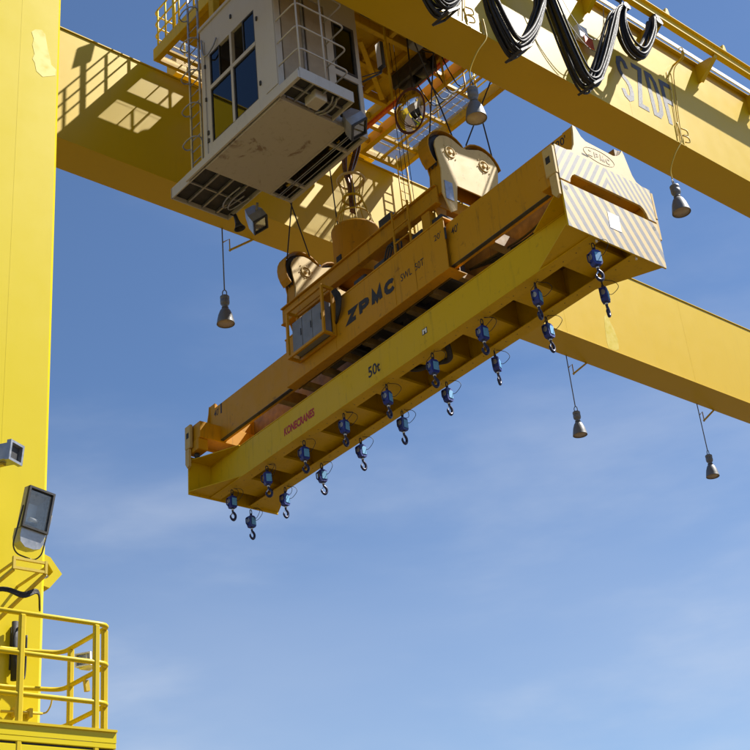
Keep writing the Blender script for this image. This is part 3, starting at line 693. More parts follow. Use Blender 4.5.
cb('corner_trim', CX0-.016, CX0-.001, CY0+.02, CY0+.40, CZ0+.3, CZ1, ch=.003)
cb('roof', CX0-.04, CX1+.04, CY0-.04, CY1+.04, CZ1, CZ1+.09)
cb('floor', CX0+.0, 14.10, CY0+.0, CY1-.0, CZ0-.09, CZ0-.002, mat='cabin_floor')
for y in (CY0+.15, CY1-.15):
    for x in (CX0+.3, CX1-.3): cb('hanger', x-.09, x+.09, y-.09, y+.09, CZ1+.09, TZ-.05, mat='trolley')
# near (-y) wall: beige panel, door gap, windows
s = MB(); s.box(CX0+T_, 12.62, CY0, CY0+T_, CZ0, CZ1); s.box(13.80, 13.98, CY0, CY0+T_, CZ0, CZ1); s.box(14.58, CX1, CY0, CY0+T_, CZ0, CZ1)
s.box(13.98, 14.58, CY0, CY0+T_, 19.88, 20.02); s.box(13.98, 14.58, CY0, CY0+T_, 21.35, CZ1); s.box(13.98, 14.58, CY0, CY0+T_, CZ0, 18.75); s.box(12.62, 13.80, CY0, CY0+T_, 21.6, CZ1)
s.build('end_wall', 'cabin', cab)
dr = cb('door', 12.66, 13.22, CY0+.01, CY0+.05, CZ0+.02, 21.58, mat='beige'); cb('door', 13.28, 13.78, CY0+.005, CY0+.055, CZ0+.02, 21.58, mat='beige')
cb('door_gap', 13.22, 13.28, CY0+.04, CY0+.06, CZ0+.02, 21.58, mat='darkgrey', ch=0); cb('door_rail', 13.16, 13.215, CY0-.02, CY0+.009, CZ0+.05, 21.5, mat='galv', parent=dr, ch=.005)
cb('window', 13.98, 14.58, CY0+.03, CY0+.04, 20.02, 21.35, mat='glass', ch=0); cb('window', 13.98, 14.58, CY0+.03, CY0+.04, 18.75, 19.88, mat='glass', ch=0)
s = MB()
for q in ((13.98, 14.04, 20.02, 21.35), (14.52, 14.58, 20.02, 21.35), (14.04, 14.52, 20.02, 20.08), (14.04, 14.52, 21.29, 21.35)): s.box(q[0], q[1], CY0-.006, CY0+.03, q[2], q[3])
s.build('window_frame', 'darkgrey', cab)
# far (+y) wall and front (+x): glazed
s = MB(); s.box(CX0+T_, 12.75, CY1-T_, CY1, CZ0, CZ1); s.box(CX1-.1, CX1, CY1-T_, CY1, CZ0, CZ1); s.box(12.75, CX1-.1, CY1-T_, CY1, CZ0, CZ0+.12); s.box(12.75, CX1-.1, CY1-T_, CY1, CZ1-.5, CZ1); s.box(13.6, 13.68, CY1-T_, CY1, CZ0+.12, CZ1-.5)
s.box(12.75, 13.6, CY1-T_, CY1, 20.30, 20.40)
s.build('end_wall', 'cabin', cab)
cb('window', 12.75, 13.6, CY1-.04, CY1-.03, CZ0+.12, 20.3, mat='glass', ch=0); cb('panel', 12.75, 13.6, CY1-.05, CY1-.01, 20.4, CZ1-.5, mat='beige', ch=0); cb('window', 13.68, CX1-.1, CY1-.04, CY1-.03, CZ0+.12, CZ1-.5, mat='glass', ch=0)  # solid upper panel added to darken the view through the side panes
s = MB(); s.box(CX1-T_, CX1, CY0+T_, CY0+.15, CZ0, CZ1); s.box(CX1-T_, CX1, CY1-.15, CY1-T_, CZ0, CZ1); s.box(CX1-T_, CX1, CY0+.15, CY1-.15, CZ1-1.3, CZ1); s.box(CX1-T_, CX1, CY0+.15, CY1-.15, CZ0-.02, CZ0+.06); s.box(CX1-T_, CX1, 16.72, 16.78, CZ0+.06, CZ1-1.3)  # closed above the windscreen to keep the upper side panes dark
s.build('front_frame', 'cabin', cab)
cb('windscreen', CX1-.04, CX1-.03, CY0+.15, 16.72, CZ0+.06, CZ1-1.3, mat='glass', ch=0); cb('windscreen', CX1-.04, CX1-.03, 16.78, CY1-.15, CZ0+.06, CZ1-1.3, mat='glass', ch=0)
# glazed floor strip with guard bars
fg = cb('floor_window', 14.14, 14.60, CY0+.08, CY1-.06, CZ0-.03, CZ0-.02, mat='glass', ch=0)
s = MB()
for a in ((14.10, 14.14, CY0, CY1), (14.60, 14.68, CY0, CY1), (14.14, 14.60, CY0, CY0+.08), (14.14, 14.60, CY1-.06, CY1), (14.14, 14.60, 17.46, 17.52), (14.14, 14.60, 16.02, 16.08)): s.box(*a, CZ0-.088, CZ0-.001)
s.build('floor_frame', 'cabin', fg)
for x in (14.27, 14.32, 14.45):
    MB().tube([(x, CY0+.03, CZ0-.115), (x, CY1-.03, CZ0-.115)], .011, 6).build('guard_bar', 'galv', fg)
# interior
seat = MB(); seat.box(13.15, 13.75, 16.5, 17.05, 19.2, 19.34, .04); seat.box(13.05, 13.2, 16.5, 17.05, 19.3, 20.2, .05); seat.box(13.35, 13.55, 16.68, 16.88, 18.62, 19.2); seat.build('operator_seat', 'seat', cab)
for y in (16.15, 17.2): cb('console', 13.2, 13.9, y, y+.22, 18.62, 19.45, mat='darkgrey', ch=.03)
# balconies
def balcony(x0, x1, y0, y1, outer):
    z0, z1 = CZ0-.06, CZ0+.20
    s = MB(); s.box(x0, x1, outer-.015, outer+.015, z0, z1); s.box(x0, x0+.03, min(y0, outer)+.016, max(y1, outer)-.016, z0, z1); s.box(x1-.03, x1, min(y0, outer)+.016, max(y1, outer)-.016, z0, z1)
    o = s.build('balcony', 'cabin', cab)
    MB().box(x0+.04, x1-.04, y0+.02, y1-.02, z1-.16, z1-.13).build('deck', 'darkgrey', o)
    for f in (.25, .5, .75): MB().box(x0+.03+(x1-x0)*f-.02, x0+.03+(x1-x0)*f+.02, y0+.02, y1-.02, z0+.03, z1-.17).build('joist', 'galv', o)
    yc = (y0+y1)/2; MB().box(x0+.03, x1-.03, yc-.02, yc+.02, z0+.05, z1-.165).build('joist', 'galv', o)
    return o
bn = balcony(12.45, 13.77, 14.77, CY0-.005, 14.785)
bf = balcony(12.48, 13.93, CY1+.005, 19.34, 19.325)
MB().box(12.40, 12.445, 14.77, CY1+.6, CZ0-.07, CZ0+.10, .004).build('edge_trim', 'cabin', cab)
for zz in (19.33, 19.91, 20.50, 21.1):
    MB().tube(fillet([(12.50, CY0-.02, zz), (12.50, 14.80, zz), (13.74, 14.80, zz), (13.74, CY0-.02, zz)], .12), .018, 8).build('balcony_rail', 'cabin', bn)
for x in (12.5, 13.12): MB().cyl((x, 14.80, CZ0+.2), (x, 14.80, 21.1), .018, 8).build('balcony_post', 'cabin', bn)
MB().box(12.95, 13.25, 14.95, 15.3, CZ0-.16, CZ0+.05, .02).build('air_unit', 'cabin', bn)
for k in range(2): MB().tube(smooth_path([(13.35+.1*k, 14.9, CZ0+.0), (13.4+.1*k, 15.05, CZ0-.07), (13.38+.1*k, 15.25, CZ0-.1), (13.3+.1*k, 15.42, CZ0-.09)], 5), .022, 7).build('pipe', 'galv', bn)
for k in range(2): MB().tube(smooth_path([(13.45+.13*k, 18.2, CZ0-.08), (13.42+.13*k, 18.6, CZ0-.1), (13.5+.13*k, 18.9, CZ0-.08), (13.62+.13*k, 18.95, CZ0-.07), (13.7+.13*k, 18.4, CZ0-.08)], 5), .018, 7).build('pipe', 'galv', bf)
# caged ladder from the far balcony to the trolley walkway
lad = thing('caged_ladder', 'narrow caged access ladder between cabin balcony and trolley walkway', 'ladder', (12.6, 18.4, CZ0+.2))
for y in (18.18, 18.56): MB().box(12.50, 12.53, y-.025, y+.025, CZ0+.1, 25.9).build('ladder_rail', 'galv', lad)
for i in range(23): MB().cyl((12.515, 18.18, CZ0+.35+i*.3), (12.515, 18.56, CZ0+.35+i*.3), .013, 6).build('rung', 'galv', lad)
for i in range(7):
    z = CZ0+.75+i*.9
    MB().tube(fillet([(12.515, 18.56, z), (12.44, 18.66, z), (12.30, 18.60, z), (12.26, 18.37, z), (12.30, 18.16, z), (12.44, 18.10, z), (12.515, 18.18, z)], .12, 4), .016, 7).build('cage_hoop', 'galv' if i < 5 else 'rail', lad)
# mirrors, lamps, horn on the cabin
mr = thing('wing_mirror', 'slim dark wing mirror on an arm beside the cabin', 'mirror', (15.2, 15.3, 20.9))
MB().box(15.14, 15.24, 15.24, 15.42, 20.52, 21.22, .02).build('mirror_shell', 'darkgrey', mr); MB().box(15.132, 15.138, 15.26, 15.40, 20.55, 21.19).build('mirror_glass', 'mirror', mr)
MB().tube([(14.66, 15.4, 19.95), (15.18, 15.36, 20.42), (15.19, 15.34, 20.6)], .022, 6).build('arm', 'darkgrey', mr); MB().tube([(14.66, 15.4, 20.08), (15.18, 15.36, 20.46)], .012, 6).build('brace', 'darkgrey', mr)
f1, _ = floodlight('cabin_floodlight', 'grey rectangular floodlight under the far end of the cabin', (14.42, 18.85, 18.33), (.38, -.30, -.80), .48, .36, .42, False, group='cabin floodlights')
MB().bar((14.15, 18.55, 18.6), (14.25, 18.75, 18.55), .05, .05).build('mount', 'galv', f1)
f2, _ = floodlight('cabin_floodlight', 'grey rectangular floodlight beside the near cabin balcony', (14.20, 15.18, 18.36), (.38, -.30, -.80), .48, .36, .42, False, group='cabin floodlights')
MB().bar((13.8, 15.3, 18.75), (14.0, 15.25, 18.55), .06, .06).build('mount', 'darkgrey', f2)
hn = thing('signal_horn', 'small dark signal horn under the far cabin balcony', 'horn', (13.95, 19.2, 18.4))
MB().lathe([(.0, .16), (.04, .16), (.045, .05), (.06, -.05), (.09, -.14), (.13, -.20), (.12, -.20), (.05, -.04), (0, .0)], (13.93, 19.02, 18.33), 16, (-.25, .1, 1)).build('horn_bell', 'darkgrey', hn)
MB().bar((13.93, 19.02, 18.45), (13.90, 19.2, 18.60), .03, .03).build('bracket', 'darkgrey', hn)
s = MB().tube(smooth_path([(CX0-.03, 17.98, 21.9), (CX0-.06, 17.9, 21.45), (CX0-.09, 17.72, 21.25), (CX0-.07, 17.5, 21.35), (CX0-.03, 17.42, 21.55)], 6), .018, 6)
s.build('wall_cable', 'galv', cab)
for y, z in ((17.9, 21.1), (17.9, 20.2), (17.86, 19.3), (17.86, 19.1), (16.9, 21.75), (16.02, 21.0), (16.02, 19.3)): cb('hinge', CX0-.03, CX0, y-.02, y+.02, z-.05, z+.05, mat='darkgrey', ch=0)
# round convex mirror under the trolley
cm = thing('convex_mirror', 'round convex mirror hanging under the trolley beside the cabin', 'mirror', (17.6, 17.0, 21.9))
mn = Vector((-1, .10, -.25)).normalized(); mc = Vector((17.46, 16.94, 21.55))
prof = [(.52*math.sin(a), .6*(math.cos(a)-1)) for a in [i*.9/7 for i in range(8)]]
k = .52/prof[-1][0]
MB().lathe([(r*k, z+.14) for r, z in prof], mc, 28, mn).build('mirror_glass', 'mirror', cm)
MB().torus(mc-mn*.06, .525, .022, 32, 8, mn).build('rim', 'rim', cm)
MB().lathe([(0, -.13), (.3, -.12), (.52, -.05)], mc, 24, mn).build('back_shell', 'rim', cm)
MB().tube([mc-mn*.13, mc-mn*.22, (17.72, 16.9, TZ-.05)], .022, 6).build('hanger', 'darkgrey', cm)

# ------------------------------------------------------------------ spreader group (hangs slightly skewed)
A, B, G = -0.0323, -0.005, 0.022049
SM = Matrix.Translation((16.1949, 11.1412, 13.9612)) @ Matrix.Rotation(A, 4, 'Z') @ Matrix.Rotation(B, 4, 'X') @ Matrix.Rotation(G, 4, 'Y')
L = 12.2
lb = thing('lifting_beam', 'lemon yellow lifting beam fitted with hooks, carried under the spreader', 'lifting beam', mat=SM)
def sb(name, x0, x1, y0, y1, z0, z1, mat, parent, ch=.006): return MB().box(x0, x1, y0, y1, z0, z1, ch).build(name, mat, parent, False)
WX = .63
for sx in (-1, 1):
    def bx(name, xa, xb, *r, mat='lifting', parent=lb, ch=.004):
        return sb(name, min(sx*xa, sx*xb), max(sx*xa, sx*xb), *r, mat, parent, ch)
    web = bx('web', WX, WX-.025, .032, L-.032, .024, .778)
    bx('bottom_flange', WX+.03, WX-.235, .032, L-.032, 0, .022, parent=web)
    bx('top_flange', WX+.012, WX-.2, .032, L-.032, .78, .802, parent=web, mat='lifting' if sx < 0 else 'grimy_shade')  # far side coloured darker to cut its sunlit bounce
    hl = MB()
    for i in range(38):
        y = .22+i*.317
        hl.lathe([(0, 0), (.013, 0)], (sx*(WX-.135), y, -.0015), 7)
    hl.build('bolt_holes', 'rubber', web, False, kind='stuff')
    for y0, sgn in ((.032, 1), (L-.032, -1)):
        for z0, z1 in ((.026, .046), (.804, .822)):
            MB().prism([(sx*(WX-.012), y0), (sx*1.22, y0), (sx*1.22, y0+sgn*.03), (sx*(WX+.03), y0+sgn*1.24), (sx*(WX-.012), y0+sgn*1.24)], 'z', z0, z1).build('gusset', 'lifting', lb, False)
for y0 in (0, L-.03):
    ep = sb('end_plate', -1.23, 1.23, y0, y0+.03, -.03, .93, 'lifting', lb)
    if y0 == 0:
        MB().box(-1.225, 1.225, -.0055, -.0015, -.025, .925).build('striped_panel', 'stripe', ep, False, 'faded cream panel with grey diagonal stripes')
        MB().box(-.14, .15, -.0105, -.0065, .34, .68).build('sticker', 'paper', ep, False)
        for x in (-1.12, 1.12): MB().lathe([(0, 0), (.045, 0)], (x, -.0075, .80), 12, (0, -1, 0)).build('bolt', 'darkgrey', ep, False)
for i in range(9):
    y = .72+i*1.345
    cw = .62 if i % 2 == 0 else .5
    d = sb('cross_member', -WX+.026, WX-.026, y-cw/2, y+cw/2, .20, .77, 'lifting', lb)
    MB().box(-WX+.026, WX-.026, y-cw/2-.06, y+cw/2+.06, .14, .198).build('cross_flange', 'lifting', d, False)
sb('top_plate', -WX+.205, WX-.205, .05, L-.05, .78, .795, 'darkgrey', lb, 0)  # coloured dark to hold back yellow bounce light from below
hose = MB().tube(smooth_path([(-.35, 4.2, .30), (-.1, 4.35, .12), (.1, 4.6, .10), (.05, 4.95, .18), (-.2, 5.2, .10), (-.35, 5.5, .25)], 8), .06, 8)
hose.build('black_hose', 'cable', lb, False)
def slet(txt, mat, parent, x, yl, z, h, wdt, bold=0., shear=0., sp=1.):
    O = SM @ Vector((x, yl, z)); R = SM.to_3x3() @ Vector((0, -1, 0)); U = SM.to_3x3() @ Vector((0, 0, 1))
    return lettering(txt, mat, parent, O, R, U, h, wdt, bold, shear, sp)
slet('KONECRANES', 'inkred', lb, -WX, 9.18, .26, .20, 1.12, .04, .0)
slet('50t', 'ink', lb, -WX, 6.19, .24, .25, .38, .02)
MB().box(-WX-.004, -WX-.001, 4.33, 4.48, .35, .48).build('emblem', 'ink', lb, False)
MB().prism([(4.345, .365), (4.385, .365), (4.385, .42), (4.425, .42), (4.425, .365), (4.465, .365), (4.465, .465), (4.42, .465), (4.405, .445), (4.39, .465), (4.345, .465)], 'x', -WX-.007, -WX-.005).build('emblem_mark', 'paper', lb, False)
for x in (-.50, .50):
    MB().cyl((x, .06, -.06), (x, .06, .0), .02, 8).build('locating_pin', 'paper', lb, False)

# hooks ------------------------------------------------------------------
def make_hook():
    T = thing('load_hook', 'x', 'hook', (0, 0, 0), group='blue load hooks under the lifting beam')
    MB().tube(fillet([(-.035, 0, -.13), (-.04, 0, .0), (-.03, 0, .05), (.03, 0, .05), (.04, 0, .0), (.035, 0, -.13)], .05), .014, 7).build('shackle', 'darkgrey', T)
    MB().cyl((0, 0, -.16), (0, 0, -.06), .036, 10).build('stem', 'hookblue', T)
    s = MB()
    sec = [(-.13, -.155), (-.05, -.135), (.05, -.135), (.115, -.165), (.125, -.40), (.09, -.45), (-.09, -.45), (-.13, -.39)]
    s.prism([(a, z) for a, z in sec], 'y', -.085, .085); s.build('block_body', 'blue', T)
    MB().box(-.07, .105, -.098, -.087, -.39, -.19, .004).build('display_label', 'label', T)
    MB().cyl((-.128, 0, -.27), (-.146, 0, -.27), .058, 14).build('cover_disc', 'galv', T)
    MB().tube(fillet([(-.12, .05, -.19), (-.19, .05, -.20), (-.19, .05, -.36), (-.12, .05, -.38)], .05), .018, 6).build('side_handle', 'hookblue', T)
    MB().cyl((0, 0, -.515), (0, 0, -.45), .04, 10).build('swivel', 'steel', T)
    pts = [(0, -.50), (.0, -.545), (.045, -.575), (.092, -.62), (.098, -.68), (.07, -.735), (.015, -.76), (-.045, -.745), (-.085, -.70), (-.09, -.65)]
    P = smooth_path([(x, 0, z) for x, z in pts], 3); m = len(P)
    MB().tube(P, .03, 8, radii=[.026+.014*math.sin(math.pi*min(1, i/m*1.1)) if i < m*.85 else .036*(1-(i/m-.85)/.15*.62) for i in range(m)]).build('hook', 'hookblue', T)
    MB().bar((.02, 0, -.55), (-.08, 0, -.655), .03, .012, (0, 1, 0)).build('safety_latch', 'steel', T)
    return T
hp = make_hook(); first = True
ordn = ['first', 'second', 'third', 'fourth', 'fifth', 'sixth', 'seventh', 'eighth', 'ninth']
for row, (x, off) in enumerate(((-.495, .155), (.495, .89))):
    for i in range(9):
        y = off+1.4187*i
        o = hp if first else copy_tree(hp); first = False
        q = SM @ Vector((x, y, -.075))
        o.location = q; o.scale = (.70, .76, .90); o.rotation_euler = (random.uniform(-.03, .03), random.uniform(-.03, .03), A+random.uniform(-.4, .35)+(.2 if row else 0))
        o['label'] = f"blue load hook, {ordn[i]} from the striped end in the {'near' if row == 0 else 'far'} row"
        MATS[o.name] = Matrix.LocRotScale(o.location, o.rotation_euler, o.scale)
        s = MB(); e = random.uniform(-.03, .03)
        c0 = Vector((x, y, 0)); q1 = random.uniform(.6, 1.5); q2 = random.uniform(.5, 1.4); sg = random.choice((1, 1, -1))
        s.tube([SM @ p for p in smooth_path([c0+Vector((.02, -.05, -.01)), c0+Vector((.05, sg*-.14*q1+e, -.06)), c0+Vector((.06, sg*-.18*q1+e, -.15*q2)), c0+Vector((.06, sg*-.12, -.24*q2+e)), c0+Vector((.04, -.03, -.20))], 5)], .006, 5)
        if random.random() < .7: s.build('signal_cable', 'cable', o)

# telescopic spreader -------------------------------------------------------
sp = thing('container_spreader', 'orange-yellow telescopic container spreader with striped end, hanging from ropes', 'spreader', mat=SM)
for sx in (-1, 1):
    def bx(name, xa, xb, *r, mat='spreader', parent=sp, ch=.006):
        return sb(name, min(sx*xa, sx*xb), max(sx*xa, sx*xb), *r, mat, parent, ch)
    mf = bx('main_beam', .75, .72, 3.42, 8.80, 1.292, 2.43)
    bx('top_flange', .762, .32, 3.40, 8.82, 2.432, 2.47, parent=mf); bx('bottom_flange', .765, .52, 3.40, 8.82, 1.255, 1.29, parent=mf)
    bx('inner_web', .46, .44, 3.42, 8.8, 1.292, 2.43, parent=mf, ch=0, mat='grimy_shade')
    bx('end_collar', .772, .34, 3.36, 3.62, 1.238, 1.252, parent=mf, ch=0)
    nb = bx('telescopic_beam', .635, .47, .036, 4.3, 1.37, 2.36, mat='spreader' if sx < 0 else 'grimy_shade')  # far-side beams coloured darker to tame the glow in the gap
    bx('wear_strip', .65, .56, .7, 3.45, 1.345, 1.368, mat='darkgrey', parent=nb)
    fb_ = bx('telescopic_beam', .635, .47, 8.0, 12.0, 1.30, 2.25, mat='spreader' if sx < 0 else 'grimy_shade')
    bx('wear_strip', .65, .56, 8.8, 11.7, 1.275, 1.298, mat='darkgrey', parent=fb_)
for i in range(8):
    y = 3.6+i*.72
    sb('cross_member', -.43, .43, y-.07, y+.07, 1.27, 1.42, 'grimy_shade', sp)
sb('hydraulic_cylinder', -.1, .1, 3.8, 8.4, 1.6, 1.8, 'darkgrey', sp, .03)
for y in (4.2, 5.3, 6.2, 7.3): sb('valve_block', -.3, .25, y-.25, y+.25, 1.5, 2.0, 'darkgrey', sp, .03)
for y in (2.6, 9.7): sb('tie_beam', -.36, .36, y-.1, y+.1, 1.45, 1.75, 'grimy_shade', sp)
for i in range(4):
    MB().tube(smooth_path([(-.1+.09*i, 1.2+.2*i, 1.5), (-.05+.09*i, 2.0, 1.42), (.0+.06*i, 2.9, 1.52), (0, 3.6, 1.6)], 6), .025, 6).build('hose', 'cable', sp, False)
def end_frame(near):
    Yd = (lambda y: y) if near else (lambda y: L-y)
    def B3(name, x0, x1, y0, y1, z0, z1, mat='spreader', parent=sp, ch=.01):
        a, b = sorted((Yd(y0), Yd(y1))); return sb(name, x0, x1, a, b, z0, z1, mat, parent, ch)
    out = [(-1.23, .965), (-1.23, 1.70), (-.92, 1.71), (-.78, 1.76), (-.70, 1.92), (-.655, 2.2), (-.64, 2.38), (-.57, 2.37), (-.52, 2.29), (-.46, 2.20), (-.36, 2.14), (.36, 2.12), (.48, 2.17), (.56, 2.24), (.645, 2.36), (.68, 2.28), (.73, 2.1), (.80, 1.86), (.88, 1.74), (1.0, 1.70), (1.23, 1.70), (1.23, .965), (1.02, .965), (.985, 1.07), (.93, 1.15), (.85, 1.20), (-.83, 1.20), (-.90, 1.15), (-.96, 1.06), (-.985, .965)]
    a, b = sorted((Yd(.0), Yd(.035)))
    ep = MB().prism(out, 'y', a, b).build('end_frame', 'spreader' if not near else 'cream', sp, False)
    if near:
        MB().prism([(x*.997, z+(.004 if z < 1.21 else -.004)) for x, z in out], 'y', -.0045, -.0012).build('striped_panel', 'chevron', ep, False, 'faded cream panel with grey chevron stripes')
        MB().box(-.52, -.36, -.0075, -.0052, 1.775, 1.81).build('slot', 'rubber', ep, False)
    for sg in (-1, 1):
        hp_ = [(x*sg, z) for x, z in ((.633, 1.70), (.633, 2.2), (.632, 2.375), (.57, 2.355), (.53, 2.27), (.47, 2.17), (.36, 2.10), (.36, 1.70))]
        a2, b2 = sorted((Yd(.036), Yd(.26))); MB().prism(hp_, 'y', a2, b2).build('horn', 'spreader', ep, False)
    B3('cross_box', -1.2, 1.2, .037, .50, 1.24, 1.66)
    B3('cross_box', -.355, .355, .037, .30, 1.665, 2.04)
    for sx in (-1, 1):
        xs = sorted((sx*1.22, sx*.96)); cs = B3('corner_casting', xs[0], xs[1], .04, .46, .955, 1.235)
        MB().lathe([(0, 0), (.06, 0), (.07, -.05), (.05, -.12), (0, -.15)], (sx*1.1, Yd(.2), .955), 12).build('twistlock', 'darkgrey', cs, False)
        xs = sorted((sx*1.232, sx*1.31)); fl = B3('guide_arm', xs[0], xs[1], .0, .24, 1.06, 1.66, mat='cream', ch=.015)
        yy = sorted((Yd(.01), Yd(.17)))
        MB().prism([(yy[0], 1.05), (yy[1], 1.05), (yy[1], .70), ((yy[0]+yy[1])/2, .58), (yy[0], .62)], 'x', xs[0]+.01, xs[1]-.01).build('guide_tip', 'cream', fl, False)
        px = xs[0] if sx < 0 else xs[1]
        MB().box(px-.004, px+.004, *sorted((Yd(.08), Yd(.18))), 1.32, 1.46).build('arm_window', 'rubber', fl, False)
    return ep
en = end_frame(True); ef = end_frame(False)
O_ = SM @ Vector((-.34, -.0052, 1.84)); R_ = SM.to_3x3() @ Vector((1, 0, 0)); U_ = SM.to_3x3() @ Vector((0, 0, 1))
stroke_text('ZPMC', 'inkpale', en, O_, R_, U_, .14, .13, .02, .017)
s = MB().tube([(-.06+.40*math.cos(2*math.pi*i/28), -.0065, 1.91+.145*math.sin(2*math.pi*i/28)) for i in range(28)], .004, 4, True); s.build('logo_oval', 'inkpale', en, False)
MB().cyl((-.42, .2, 2.04), (-.42, .2, 2.30), .05, 10).build('sensor', 'galv', sp, False)
stroke_text('ZPMC', 'ink', sp, SM @ Vector((-.752, 6.60, 1.66)), SM.to_3x3() @ Vector((0, -1, 0)), SM.to_3x3() @ Vector((0, 0, 1)), .33, .37, .05, .052)
slet('SWL  50T', 'ink', sp, -.75, 4.80, 1.73, .17, .72, .004)
slet("40'", 'ink', sp, -.635, 3.34, 2.02, .17, .2, .004); slet("20'", 'ink', sp, -.75, 3.72, 2.05, .14, .2, .002)
slet("20'", 'ink', sp, -.635, .44, 2.13, .17, .24, .012); slet("40'", 'ink', sp, -.635, 11.97, 2.0, .18, .22, .002)
for (y, z0, z1) in ((3.385, 1.92, 2.2), (.50, 2.06, 2.33), (11.66, 1.98, 2.24)): MB().box(-.758 if y > 3 and y < 4 else -.640, -.751 if y > 3 and y < 4 else -.6355, y-.025, y+.025, z0, z1).build('position_mark', 'ink', sp, False)
# grey electrical cabinet in a tubular cage
cbx = sb('electrical_cabinet', -1.02, -.80, 7.05, 8.16, 1.68, 2.46, 'grey', sp, .01)
for k in range(3):
    d = MB().box(-1.032, -1.021, 7.065+k*.365, 7.415+k*.365, 1.70, 2.44, .004).build('cabinet_door', 'grey', cbx, False)
    MB().box(-1.045, -1.033, 7.09+k*.365, 7.11+k*.365, 2.0, 2.16).build('door_handle', 'darkgrey', cbx, False)
s = MB()
for y in (6.98, 8.26):
    for x in (-1.07, -.79):
        s.box(x-.025, x+.025, y-.03, y+.03, 1.60, 2.80)
for z in (1.60, 2.74):
    for x in (-1.07, -.79): s.box(x-.024, x+.024, 7.01, 8.23, z, z+.06)
    for y in (6.98, 8.26): s.box(-1.045, -.815, y-.028, y+.028, z, z+.06)
s.build('cabinet_cage', 'spreader', sp, False)
for k in range(5): MB().tube(smooth_path([(-.85, 6.9-.03*k, 2.65), (-.88, 6.75-.04*k, 2.35), (-.85, 6.80-.03*k, 2.05), (-.76, 6.95, 1.9)], 6), .022, 6).build('cabinet_cable', 'cable', sp, False)
for y in (3.9, 4.5, 5.7, 6.4): sb('motor_box', -.5, .1, y-.2, y+.2, 2.5, 2.85, 'darkgrey', sp, .03)
for k in range(3): MB().tube(smooth_path([(-.5, 5.0+.1*k, 2.5), (-.55, 4.9+.12*k, 2.85), (-.52, 5.15+.1*k, 3.0), (-.5, 5.35+.1*k, 2.7), (-.45, 5.5+.1*k, 2.5)], 6), .02, 6).build('hose', 'cable', sp, False)
# weld ribs on the main beam face
for y in (4.35, 5.0, 7.0): MB().box(-.757, -.751, y-.006, y+.006, 1.27, 2.0).build('weld_seam', 'spreader', sp, False)

# ------------------------------------------------------------------ head block with rope sheaves
hb = thing('head_block', 'orange head block with cream sheave housings above the spreader', 'head block', mat=SM)
HC = .27
def hbx(name, *r, mat='headblock', parent=hb, ch=.008): return sb(name, *r, mat, parent, ch)
for x0 in (-.60, HC+.70):
    b_ = hbx('side_beam', x0+.05, x0+.10, 3.70, 9.15, 3.10, 3.48)
    hbx('beam_flange', x0, x0+.16, 3.70, 9.15, 3.482, 3.52, parent=b_); hbx('beam_flange', x0, x0+.16, 3.70, 9.15, 3.06, 3.098, parent=b_)
for y in (3.95, 5.5, 8.0, 9.0): hbx('cross_member', -.44, HC+.70, y-.1, y+.1, 3.14, 3.44)
for y in (4.1, 8.3):
    for x in (-.56, HC+.72): hbx('post', x, x+.16, y-.12, y+.12, 2.475, 3.055)
hbx('platform', -.43, HC+.68, 5.2, 6.4, 3.445, 3.47, mat='headblock')
